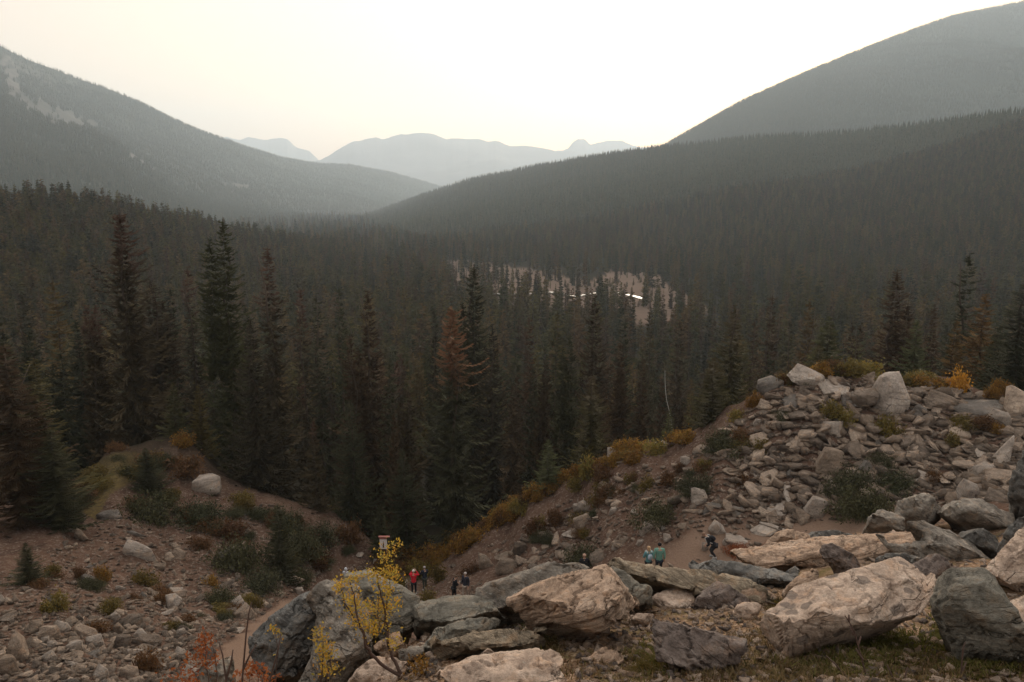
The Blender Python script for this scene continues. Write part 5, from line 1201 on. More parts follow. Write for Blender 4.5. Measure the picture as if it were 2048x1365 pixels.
for k, (u, v, w, h, kd, lm, lb) in enumerate([
 (820,1130,80,44,'bush','amber','amber bush right behind the golden leaves under the sign'),(775,1148,56,50,'bush','rustbush','rust orange bush under the sign'),(870,1118,70,46,'bush','amber','amber bush above the red jacket walker'),
 (905,1095,50,34,'tuft','olive','olive bush above the amber line, lowest of the ridge edge'),(925,1100,60,36,'bush','amber','amber bush third up the ridge edge'),(955,1080,60,32,'bush','amber','amber bush fourth up the ridge edge'),(985,1060,60,30,'bush','amber','amber bush fifth up the ridge edge'),
 (990,1040,30,24,'tuft','lime','small yellow green bush at the bend of the ridge edge'),(1010,1035,50,28,'bush','amber','orange brown bush sixth up the ridge edge'),(1035,1015,50,26,'bush','amber','orange brown bush seventh up the ridge edge'),(1065,998,50,30,'bush','amber','golden brown bush below the small olive spruce'),
 (1128,965,46,26,'bush','amber','amber bush between the two young olive spruces'),(1150,985,40,30,'tuft','olive','olive yellow bush at the foot of the taller olive spruce'),(1178,960,44,50,'tuft','lime','yellow green bush leaning on the taller olive spruce'),
 (1245,912,50,30,'bush','amber','amber bush at the whitish rock of the ridge'),(1270,905,60,34,'bush','amber','broad amber bush on the upper ridge edge'),(1300,885,60,34,'bush','amber','amber bush on the upper ridge edge, middle one'),(1330,875,56,34,'bush','amber','amber bush beneath the tiny spruce tip'),
 (1362,872,50,36,'bush','amber','highest amber bush beside the yellow green spruce'),(1270,925,60,30,'bush','amber','amber bush on the inner side of the ridge'),(1310,905,60,34,'tuft','lime','yellow bush on the inner side of the ridge'),(1205,990,40,26,'tuft','olive','olive tuft on the slope below the taller olive spruce'),
 (1290,990,36,34,'tuft','olive','olive tuft in the middle of the slope'),(1190,1020,40,30,'tuft','olive','dull olive tuft left of the middle dark shrub'),(1205,965,60,40,'bush','rustbush','brown bush below the taller olive spruce'),
 (1508,818,38,32,'bush','amber','small orange bush at the left shoulder of the crest'),(1473,845,36,28,'tuft','lime','yellow green bush below the ragged yellowish spruce'),
 (1690,850,46,34,'tuft','lime','yellow green bush left of the light grey crest boulder'),(1660,842,50,36,'bush','olive','olive bush among the rocks below the crest'),(1775,875,52,44,'bush','olive','brown olive bush under the light grey crest boulder'),
 (1735,755,70,40,'bush','lime','yellow green bush on the crest skyline'),(1700,755,60,34,'bush','olive','olive bush on the crest skyline left of the yellow green one'),(1790,742,60,30,'bush','olive','grey olive bush on the crest skyline right of the yellow green one'),
 (1850,778,70,30,'bush','amber','low orange bush behind the light grey crest boulder'),(1910,782,46,44,'tuft','crestgold','bright golden orange bush on the crest'),(1825,775,50,26,'bush','olive','low dull bush right of the grey skyline boulder'),(2000,790,40,34,'bush','amber','dull amber bush at the right end of the crest'),
 (1970,862,60,26,'bush','rustbush','brown bush under the wide dark flat boulder'),(1925,855,50,28,'bush','olive','olive bush left under the wide dark flat boulder'),(1995,865,24,22,'tuft','amber','small orange bush near the right edge of the slope'),(1905,890,30,30,'tuft','olive','olive tuft right of the big dark shrub'),
 (1870,960,34,24,'tuft','rustbush','dull tuft in the scree under the pointed slab'),(1520,905,40,30,'tuft','olive','dull olive tuft left of the dull slab'),(1480,980,40,24,'tuft','rustbush','brown tuft right of the low dark shrub'),
 (1480,1110,80,24,'mat','red','low rusty red shrubs at the feet of the hiker in black'),(1540,1105,50,22,'mat','red','low rusty red shrubs beside the tan striped wedge'),(1160,1075,46,20,'mat','rustbush','rusty patch left of the hollow shrub'),(1075,1075,50,40,'bush','rustbush','reddish brown bush on the lower slope'),
 (1110,1050,44,30,'bush','rustbush','dull brown bush on the lower slope'),(880,1165,40,40,'tuft','olive','dark olive bush behind the red jacket walker'),(840,1150,60,40,'bush','olive','olive brown bush left of the red jacket walker'),(790,1180,56,44,'bush','olive','dark olive bush behind the golden leaves'),(850,1210,46,34,'tuft','olive','olive bush at the companion of the red jacket walker'),(940,1150,50,26,'bush','rustbush','brown bush above the dark dressed pair'),
]): shrub(u, v, w, h, kd, lm, lb, G1 if u < 1400 else 'bushes on the rocky right slope', var=k)
for k, (u, v, w, h, lb) in enumerate([(1720,1030,150,80,'biggest dark low conifer shrub in the scree of the right slope'),(1790,985,100,60,'dark shrub adjoining the right side of the biggest one'),(1700,985,130,70,'dark shrub joined above the biggest one'),(1760,940,70,50,'small dark shrub at the top of the shrub group in the scree'),(1312,1048,120,72,'dark blue green shrub in the middle of the right slope'),(1168,1135,110,72,'dark shrub right behind the man with the dark coat'),
 (1395,985,100,50,'low dark shrub above the purplish slab'),(1445,915,110,56,'dark spreading shrub below the yellowish spruces'),(1085,1080,50,40,'dull dark shrub on the lower ridge'),(1560,850,50,24,'small dark mat of shrub under the dark crest boulder')]):
    shrub(u, v, w, h, 'mat', 'krumm', lb, 'dark low shrubs of the right slope', var=k)
for k, (u, v, w, h, kd, lm, lb) in enumerate([(300,1045,150,70,'mat','krumm','broad dark shrub across the middle of the left mound'),(400,1050,120,56,'mat','krumm','dark shrub right of the broad one on the left mound'),(480,1140,150,80,'mat','krumm','largest dark shrub low on the left slope'),(580,1115,140,80,'mat','krumm','dark shrub right of the largest one on the left slope'),
 (640,1090,110,60,'mat','krumm','dark shrub near the trail steps'),(520,1180,130,46,'mat','krumm','dark shrub just above the trail'),(430,1210,90,40,'mat','krumm','dark low shrub above the trail, left of the others'),(600,1170,80,40,'mat','krumm','dark shrub at the trail beside the blue grey boulder'),(175,1175,60,26,'mat','krumm','small dark mat of shrub left of the largest boulder'),(560,1050,100,50,'mat','krumm','dark shrub at the upper right of the left slope'),
 (250,960,60,60,'mat','krumm','dark shrub on top of the golden moss'),(330,1010,70,60,'mat','krumm','dark shrub below the pale pointed boulder'),
 (205,1160,42,36,'bush','amber','amber tuft left below the largest left boulder'),(290,1175,66,40,'bush','olive','olive brown bush below the largest left boulder'),(418,1175,34,30,'tuft','amber','little golden tuft in the middle of the left slope'),(112,1222,62,44,'bush','olive','olive gold bush at the left edge of the slope'),
 (370,895,56,30,'bush','amber','golden bush on the skyline of the left mound'),(235,905,46,26,'bush','rustbush','rusty bush on the skyline of the left mound'),(175,925,44,34,'bush','rustbush','reddish brown bush at the left shoulder of the mound'),(680,1035,56,34,'tuft','olive','yellow olive bush right of the left slope'),(400,1095,60,26,'bush','rustbush','brown bush in the middle of the left slope'),
 (370,950,90,40,'bush','rustbush','brown shrub around the pale pointed boulder'),(150,1010,60,30,'mat','olive','golden olive mat at the left flank of the mound'),(190,975,90,34,'mat','olive','golden olive mat on top of the mound'),(515,1215,26,28,'tuft','olive','small yellowish sprig just above the trail'),(460,1075,70,36,'bush','rustbush','brown bush above the largest dark shrub'),(300,1345,60,60,'bush','rustbush','dark brown bush low by the bottom edge'),(700,1090,60,50,'bush','rustbush','dark brown brush left of the sign')]):
    shrub(u, v, w, h, kd, lm, lb, 'shrubs of the left slope', var=k)

# brush that joins the named shrubs into a continuous edge
def brush(line, n, jit, w, h, kinds, words_, grp):
    L_ = np.array(line, float)
    for k in range(n):
        q = rng.random() * (len(L_) - 1); i = int(q); p = L_[i] + (L_[i + 1] - L_[i]) * (q - i); kd, lm = kinds[k % len(kinds)]
        ww = w * rng.uniform(.6, 1.3)
        shrub(p[0] + rng.normal(0, jit), p[1] + abs(rng.normal(0, jit * .7)), ww, h * rng.uniform(.6, 1.2), kd, lm, words_[lm], grp[lm] if isinstance(grp, dict) else grp, var=int(rng.integers(0, 3)))
brush([(770,1150),(830,1140),(900,1112),(960,1072),(1060,1002),(1160,955),(1240,918),(1390,872)], 46, 7, 44, 28, [('bush','amber'),('tuft','amber'),('bush','olive'),('bush','amber'),('bush','rustbush')],
      {'amber': 'amber brush in the continuous hedge along the ridge edge', 'olive': 'olive brush in the continuous hedge along the ridge edge', 'rustbush': 'brown brush in the continuous hedge along the ridge edge'}, {'amber': 'amber brush of the ridge edge', 'olive': 'olive brush of the ridge edge', 'rustbush': 'brown brush of the ridge edge'})
brush([(150,1000),(230,930),(330,930),(420,960),(500,1020),(600,1060),(700,1100),(640,1120),(500,1090),(350,1000),(250,1000)], 44, 18, 56, 28, [('bush','rustbush'),('mat','krumm'),('bush','olive'),('mat','krumm'),('bush','rustbush')],
      {'rustbush': 'brown brush mixed into the cover of the left mound', 'krumm': 'dark low brush mixed into the cover of the left mound', 'olive': 'olive brush mixed into the cover of the left mound'}, {'rustbush': 'brown brush of the left mound', 'krumm': 'dark brush of the left mound', 'olive': 'olive brush of the left mound'})
brush([(20,1180),(120,1150),(220,1190),(330,1180),(420,1220),(480,1210),(350,1250),(150,1230)], 22, 20, 50, 24, [('bush','rustbush'),('bush','olive'),('mat','krumm'),('bush','rustbush')],
      {'rustbush': 'brown brush on the open foot of the left slope', 'krumm': 'dark low brush on the open foot of the left slope', 'olive': 'olive brush on the open foot of the left slope'}, {'rustbush': 'brown brush at the foot of the left slope', 'krumm': 'dark brush at the foot of the left slope', 'olive': 'olive brush at the foot of the left slope'})
brush([(1050,1110),(1120,1060),(1200,1010),(1300,960),(1420,920),(1500,870)], 26, 22, 44, 24, [('bush','rustbush'),('tuft','olive'),('mat','krumm'),('bush','rustbush')],
      {'rustbush': 'brown brush scattered on the left part of the right slope', 'krumm': 'dark low brush scattered on the left part of the right slope', 'olive': 'olive brush scattered on the left part of the right slope'}, {'rustbush': 'brown brush of the right slope', 'krumm': 'dark brush of the right slope', 'olive': 'olive brush of the right slope'})
brush([(1560,770),(1650,745),(1760,745),(1850,765),(1950,790),(2040,800)], 16, 8, 50, 26, [('bush','olive'),('bush','amber'),('mat','krumm'),('bush','rustbush')],
      {'rustbush': 'brown brush between the boulders of the crest', 'krumm': 'dark low brush between the boulders of the crest', 'olive': 'olive brush between the boulders of the crest', 'amber': 'orange brush between the boulders of the crest'}, {'rustbush': 'brown brush of the crest', 'krumm': 'dark brush of the crest', 'olive': 'olive brush of the crest', 'amber': 'orange brush of the crest'})
# ------------------------------------------------------------------ foreground plants
def plant(name, base, Y, stems, lm, leaf_px, per, label, cat='shrub', group=None, r0=2.6, spreadpx=10, seed=0, smat=None, clusters=()):
    """stems: pixel polylines from the foot up; leaves grow in sprays along their upper parts"""
    rg = np.random.default_rng(seed); o_ = at(base[0], base[1], Y); root = empty(name, o_, label, cat, group)
    LV = []; 
    def leaves_at(p, n, sp):
        for _ in range(n):
            q = p + rg.normal(0, sp, 3) * [1, 1, .8]; A = rg.normal(0, 1, 3) + [0, 0, .7]; A /= np.linalg.norm(A); Bv = np.cross(A, rg.normal(0, 1, 3)); Bv /= np.linalg.norm(Bv)
            s_ = leaf_px / ppx(Y) * rg.uniform(.6, 1.25); C_ = np.cross(A, Bv) * s_ * .12
            LV.append([q, q + A * s_ * .45 + Bv * s_ * .27 + C_, q + A * s_, q + A * s_ * .45 - Bv * s_ * .27 + C_])
    for st in stems:
        pl = [at(p[0], p[1], Y + (p[2] if len(p) > 2 else 0)) - o_ for p in st['p']]
        fine_ = []
        for a, b_ in zip(pl[:-1], pl[1:]):
            for j in range(3): fine_.append(a + (b_ - a) * j / 3 + rg.normal(0, .003, 3))
        fine_.append(pl[-1]); rr_ = st.get('r', r0) / ppx(Y)
        V_, T_ = tube(fine_, [rr_ * (1 - 0.75 * i / len(fine_)) for i in range(len(fine_))], 6)
        link('stem', mesh_np('stem', V_, T_, smat or twig, True), root)
        n_ = len(fine_)
        for i in range(int(n_ * st.get('from', .4)), n_):
            leaves_at(fine_[i], int(per * st.get('d', 1)), spreadpx / ppx(Y))
    for (u, v, rpx, n) in clusters: leaves_at(at(u, v, Y + rg.uniform(-.06, .06)) - o_, int(n * 1.25), rpx / ppx(Y))
    LV = np.array(LV).reshape(-1, 4, 3)
    if len(LV):
        Q = np.arange(4 * len(LV)).reshape(-1, 4); T = np.concatenate([Q[:, [0, 1, 2]], Q[:, [0, 2, 3]]])
        link('foliage', mesh_np('foliage', LV.reshape(-1, 3), T, ML[lm]), root)
    return root
plant('willow_shrub', (800,1352), 4.45, [
  dict(p=[(800,1352),(770,1335),(742,1308,-.03),(730,1285,-.05),(722,1255,-.06),(712,1225,-.06),(708,1190,-.05),(700,1165,-.04)], r=4.2, **{'from': .5}),
  dict(p=[(742,1308,-.03),(728,1270,0),(706,1235,.02),(690,1205,.02),(682,1180,.02)], r=2.6, **{'from': .4}),
  dict(p=[(802,1350),(790,1325,.03),(778,1295,.03),(774,1265,.03),(772,1235,.02),(766,1205,.0),(758,1170,0),(752,1145,0)], r=4.2, **{'from': .5}),
  dict(p=[(776,1270,.03),(768,1240,.05),(776,1200,.05),(781,1165,.05),(784,1145,.05)], r=2.4, **{'from': .2}),
  dict(p=[(774,1262,.03),(760,1250,-.03),(755,1225,-.03),(758,1200,-.03)], r=1.8, **{'from': .3})], 'gold', 7, 4, 'golden leaved willow shrub with curved dark stems in front of the lower left boulder', seed=1, spreadpx=9,
  clusters=[(762,1152,15,110),(782,1150,13,100),(742,1150,8,45),(712,1160,9,60),(690,1168,12,80),(676,1172,7,40),(700,1200,12,70),(715,1225,14,100),(728,1245,14,90),(745,1215,10,50),(775,1185,12,90),(765,1215,12,90),(780,1215,9,50),(792,1207,7,26),(757,1255,14,90),(740,1262,12,60),(710,1205,12,70),(788,1290,8,30),(772,1110,12,36),(786,1095,9,34),(798,1087,5,16),(766,1115,8,26),(790,1280,8,36)])
plant('willow_shrub', (640,1410), 4.3, [dict(p=[(640,1410),(642,1370),(645,1330),(648,1295),(640,1265)], r=2.2), dict(p=[(640,1410),(655,1360),(660,1320),(664,1290)], r=1.8)], 'gold', 8, 3,
  'smaller golden shrub low before the blue grey boulder', seed=2, clusters=[(640,1272,10,40),(650,1300,10,50),(655,1335,14,90),(645,1290,10,30),(630,1262,7,20),(660,1310,8,26)])
plant('low_shrub', (838,1358), 4.4, [dict(p=[(838,1358),(832,1340),(826,1330)], r=1.2), dict(p=[(838,1358),(845,1340),(850,1330)], r=1.2)], 'amber', 8, 3, 'little orange leaved shrub at the foot of the golden willow', seed=3, clusters=[(828,1330,9,50),(846,1328,9,50),(838,1340,12,60)])
plant('low_shrub', (555,1400), 4.3, [dict(p=[(548,1400),(552,1340),(556,1290),(548,1262)], r=1.3)], 'gold', 8, 1, 'thin golden twig left of the blue grey boulder', seed=4, clusters=[(545,1260,6,14),(556,1268,5,12)])
plant('red_shrub', (420,1420), 4.2, [dict(p=[(420,1420),(416,1360),(412,1310),(409,1272)], r=1.6), dict(p=[(420,1420),(435,1350),(428,1300),(420,1280)], r=1.4), dict(p=[(425,1420),(400,1370),(385,1340)], r=1.2)], 'red', 9, 2,
  'orange red shrub rising over the trail at lower left', seed=5, clusters=[(410,1280,8,50),(402,1300,10,60),(388,1325,12,50),(380,1355,14,70),(420,1330,10,40)])
plant('red_shrub', (505,1420), 4.1, [dict(p=[(505,1420),(500,1370),(498,1345)], r=1.3), dict(p=[(505,1420),(515,1370),(520,1340)], r=1.3)], 'red', 9, 2, 'orange red shrub at the bottom edge under the blue grey boulder', seed=6, clusters=[(500,1338,10,50),(520,1345,11,50),(540,1362,12,40),(485,1355,12,40)])
plant('red_shrub', (345,1440), 4.0, [dict(p=[(345,1440),(350,1380)], r=1.3), dict(p=[(350,1440),(370,1380)], r=1.3)], 'red', 9, 2, 'dull red shrub at the bottom edge left of the small grey boulder', seed=16, clusters=[(360,1365,18,50),(340,1370,16,40)])
for k, (b0, sts, lb) in enumerate([((480,1420), [[(480,1420),(486,1340),(492,1270),(498,1225),(503,1205)],[(486,1340),(500,1310),(512,1290)]], 'tall thin leafless red twig over the trail'),
     ((455,1420), [[(455,1420),(452,1360),(445,1310),(438,1285)],[(452,1360),(462,1325),(466,1300)]], 'leafless red twig left of the tall thin one'),
     ((530,1430), [[(520,1430),(540,1360),(556,1300),(562,1268)]], 'slanting leafless red twig in front of the blue grey boulder'),
     ((1742,1420), [[(1742,1420),(1736,1370),(1728,1335,.0),(1716,1290),(1708,1262),(1696,1240),(1690,1232)],[(1708,1270),(1699,1252)],[(1716,1290),(1722,1274)],[(1698,1244),(1698,1230)],[(1726,1320),(1712,1298)]], 'bare brown twig standing before the spotted boulder'),
     ((1720,1420), [[(1730,1425),(1700,1365),(1672,1330),(1652,1312)]], 'bare stick leaning left at the foot of the spotted boulder'),
     ((1800,1420), [[(1800,1420),(1790,1365),(1774,1330)],[(1800,1420),(1806,1370),(1815,1335)]], 'short bare twigs right of the tall brown twig'),
     ((1920,1410), [[(1915,1410),(1922,1350),(1926,1300),(1930,1285)],[(1922,1350),(1932,1325)]], 'reddish twig before the upright grey boulder')]):
    rt = empty('bare_twig', at(b0[0], b0[1], 3.9), lb, 'twig', 'bare twigs in the near foreground')
    o_ = at(b0[0], b0[1], 3.9)
    rm = MR  # keep names short
    for st in sts:
        V_, T_ = tube([at(p[0], p[1], 3.9) - o_ for p in st], [2.6 / ppx(3.9) * (1 - .7 * i / len(st)) for i in range(len(st))], 5)
        link('stem', mesh_np('stem', V_, T_, twig, True), rt)
# driftwood like sticks on the grit
for k, (pl, r_, lb) in enumerate([([(1396,1215),(1410,1206),(1428,1208),(1440,1222)], 3.2, 'curved dead branch lying on the grit before the dark triangular block'), ([(1440,1208),(1458,1216),(1480,1225)], 1.8, 'straight dead stick pointing at the small whitish stone'), ([(1425,1236),(1450,1240),(1458,1250)], 1.8, 'short dead stick below the curved branch'), ([(1530,1212),(1550,1216)], 1.6, 'short twig lying at the right end of the bedded slab'), ([(700,1330),(745,1322),(770,1300)], 2.2, 'dead stick on the soil left of the yellow shrub foot')]):
    P3 = []
    for u, v in pl:
        hx, hy, hzz = ground_hit([u], [v]); P3.append(np.array([hx[0], hy[0], hzz[0] + 0.03]))
    P3 = [p if np.isfinite(p).all() else P3[0] for p in P3]
    V_, T_ = tube([p - P3[0] for p in P3], r_ / ppx(P3[0][1]), 6); tag(link('dead_branch', mesh_np('dead_branch', V_, T_, bark, True), loc=P3[0]), lb, 'branch')
# grass and moss
def blades(name, regs, lm, label, hgt=0.04, wd=0.0035):
    X = []
    for (u, v, su, sv, n) in regs:
        uu_ = rng.normal(u, su, n); vv_ = np.minimum(rng.normal(v, sv, n), 1400); hx, hy, hzz = ground_hit(uu_, vv_); k = np.isfinite(hx) & (hy < 16); X.append(np.stack([hx, hy, ground_z(hx, hy)], 1)[k])
    P = np.concatenate(X); n = len(P); h = hgt * rng.uniform(.4, 1.3, n); a = rng.uniform(0, 6.28, n); t_ = rng.normal(0, .45, (n, 2))
    w = wd * np.stack([np.cos(a), np.sin(a), 0 * a], 1); mid = P + np.stack([t_[:, 0] * h * .4, t_[:, 1] * h * .4, h * .6], 1); tip = P + np.stack([t_[:, 0] * h * 1.3, t_[:, 1] * h * 1.3, h], 1)
    V = np.stack([P - w, P + w, mid + w * .6, mid - w * .6, tip], 1).reshape(-1, 3); b5 = np.arange(n)[:, None] * 5
    T = np.concatenate([b5 + [0, 1, 2], b5 + [0, 2, 3], b5 + [3, 2, 4]])
    tag(link(name, mesh_np(name, V, T, ML[lm])), label, kind='stuff')
blades('grass', [(1790,1330,70,22,1100),(1900,1345,90,20,900),(1580,1352,60,16,700),(1520,1285,40,20,700),(1290,1330,36,14,1100),(1700,1350,200,25,1500),(1150,1350,120,14,600),(1100,1290,20,8,500),(1560,1215,18,8,600),(1450,1355,60,8,700),(2000,1320,50,18,1200),(1620,1335,50,10,1000)], 'grass', 'dry brownish grass on the soil of the viewpoint')
blades('moss', [(1900,1230,14,18,2600),(1890,1275,16,12,1200),(1310,1325,26,14,1200),(1960,1335,40,10,2400),(1780,1290,50,14,2600),(1700,1330,60,12,2000),(1075,1278,12,8,700),(1060,1255,8,8,400)], 'moss', 'green moss tufts between the foreground boulders', 0.035, 0.006)
for k, (u, v, w, h, lm, lb) in enumerate([(1300,1345,90,44,'olive','low green brown cushion plant below the purple brown boulder'),(1893,1240,30,22,'moss','mossy cushion between the spotted and the upright boulders'),(1310,1300,60,26,'olive','heather like tuft left of the purple brown boulder'),(1560,1210,46,22,'olive','small dark heather tuft above the spotted boulder'),(1080,1275,40,22,'olive','grassy tuft at the left foot of the largest tan boulder'),(1270,1210,34,22,'red','rusty tuft at the foot of the grey green boulder'),(1170,1140,26,14,'rustbush','dark tuft behind the top of the largest tan boulder'),(1100,1150,24,12,'rustbush','little brown tuft on the grey lichened boulder')][:6]):
    shrub(u, v, w, h, 'mat', lm, lb, 'low tufts between the foreground boulders', 0, k, 'low_plant')
# fallen red brown leaves and needles
n = 2600; uu_ = np.concatenate([rng.normal(800, 60, 900), rng.normal(980, 70, 700), rng.normal(1180, 80, 500), rng.normal(1290, 30, 500)]); vv_ = np.concatenate([rng.normal(1300, 22, 900), rng.normal(1275, 14, 700), rng.normal(1335, 14, 500), rng.normal(1235, 14, 500)])
hx, hy, hzz = ground_hit(uu_, vv_); k = np.isfinite(hx) & (hy < 12); hx, hy = hx[k], hy[k]; n = len(hx); P = np.stack([hx, hy, ground_z(hx, hy) + .008], 1)
A = rng.normal(0, 1, (n, 3)) * [1, 1, .3]; A /= np.linalg.norm(A, axis=1, keepdims=True); Bv = np.cross(A, [0, 0, 1.0]) ; s_ = .014
V = np.stack([P - A * s_, P + Bv * s_ * .5, P + A * s_, P - Bv * s_ * .5], 1).reshape(-1, 3); Q = np.arange(4 * n).reshape(-1, 4)
tag(link('leaf_litter', mesh_np('leaf_litter', V, np.concatenate([Q[:, [0, 1, 2]], Q[:, [0, 2, 3]]]), ML['rustbush'])), 'fallen brown leaves on the soil among the boulders', kind='stuff')

# ------------------------------------------------------------------ the trail sign
SGN = {'white': plain('sign_white', (0.62, 0.57, 0.55)), 'red': plain('sign_red', (0.34, 0.14, 0.12)), 'black': plain('sign_black', (0.03, 0.03, 0.03)), 'wood': plain('sign_wood', (0.14, 0.10, 0.08))}
Ys = 53.0; o_ = at(768, 1130, Ys); gz_ = float(ground_z(o_[0], o_[1])); px = Ys / F
root = empty('trail_sign', (o_[0], o_[1], gz_), 'white trail sign with a red header and dark figure standing below the dark bushes', 'sign')
def box(nm, cx, cy, cz, sx, sy, sz, m_, par):
    bm = bmesh.new(); bmesh.ops.create_cube(bm, size=1); bmesh.ops.scale(bm, vec=(sx, sy, sz), verts=bm.verts); bmesh.ops.translate(bm, vec=(cx, cy, cz), verts=bm.verts)
    bmesh.ops.bevel(bm, geom=bm.edges[:], offset=min(sx, sy, sz) * .15, segments=1, affect='EDGES'); me = bpy.data.meshes.new(nm); bm.to_mesh(me); bm.free(); me.materials.append(m_); return link(nm, me, par)
ztop = at(768, 1076, Ys)[2] - gz_; zbot = at(768, 1098, Ys)[2] - gz_; zm = (ztop + zbot) / 2; hS = ztop - zbot
for sx in (-1, 1): box('post', sx * 6 * px, .05, (ztop + .1) / 2 - .15, .07, .07, ztop + .1 + .3, SGN['wood'], root)
pn = box('panel', 0, -.005, zm - hS * .08, 15.5 * px, .04, hS * .86, SGN['white'], root)
box('header', 0, -.006, ztop - hS * .06, 15.5 * px, .042, hS * .15, SGN['red'], root)
box('roof_board', 2 * px, 0, ztop + .09, 24 * px, .22, .05, SGN['red'], root)
fig = [(-.25, -1), (.28, -1), (.30, -.35), (.16, .15), (.20, .45), (.10, .62), (.08, .95), (-.06, 1), (-.08, .66), (-.20, .45), (-.14, .1), (-.30, -.4)]
V_ = [(x * 5.5 * px, -.032, zm - hS * .08 + z * hS * .30) for x, z in fig]; V_ += [(x, -.0265, z) for x, y, z in V_]; nf = len(fig)
me = bpy.data.meshes.new('pictogram'); me.from_pydata(V_, [], [tuple(range(nf)), tuple(range(2 * nf - 1, nf - 1, -1))] + [(i, i + nf, (i + 1) % nf + nf, (i + 1) % nf) for i in range(nf)]); me.materials.append(SGN['black']); link('pictogram', me, pn)
PW = plain('disc_grey', (0.20, 0.18, 0.17))

# ------------------------------------------------------------------ people
def skin(name, nodes, bones, m_, parent, sub=1, root_i=0):
    me = bpy.data.meshes.new(name); me.from_pydata([n_[0] for n_ in nodes], bones, [])
    o = bpy.data.objects.new(name, me); COL.objects.link(o); sk = o.modifiers.new('s', 'SKIN'); sk.use_smooth_shade = True
    for i, v_ in enumerate(me.skin_vertices[0].data):
        r_ = nodes[i][1]; v_.radius = r_ if hasattr(r_, '__len__') else (r_, r_); v_.use_root = (i == root_i)
    if sub: ss = o.modifiers.new('u', 'SUBSURF'); ss.levels = sub
    dg = bpy.context.evaluated_depsgraph_get(); me2 = bpy.data.meshes.new_from_object(o.evaluated_get(dg)); me2.name = name
    bpy.data.objects.remove(o); bpy.data.meshes.remove(me); me2.materials.clear(); me2.materials.append(m_)
    return link(name, me2, parent)
_pm = {}
def cloth(c, nm='cloth'):
    if c not in _pm: _pm[c] = plain(nm, c, 0.9)
    return _pm[c]
skinm = plain('skin', (0.42, 0.26, 0.19), 0.6)
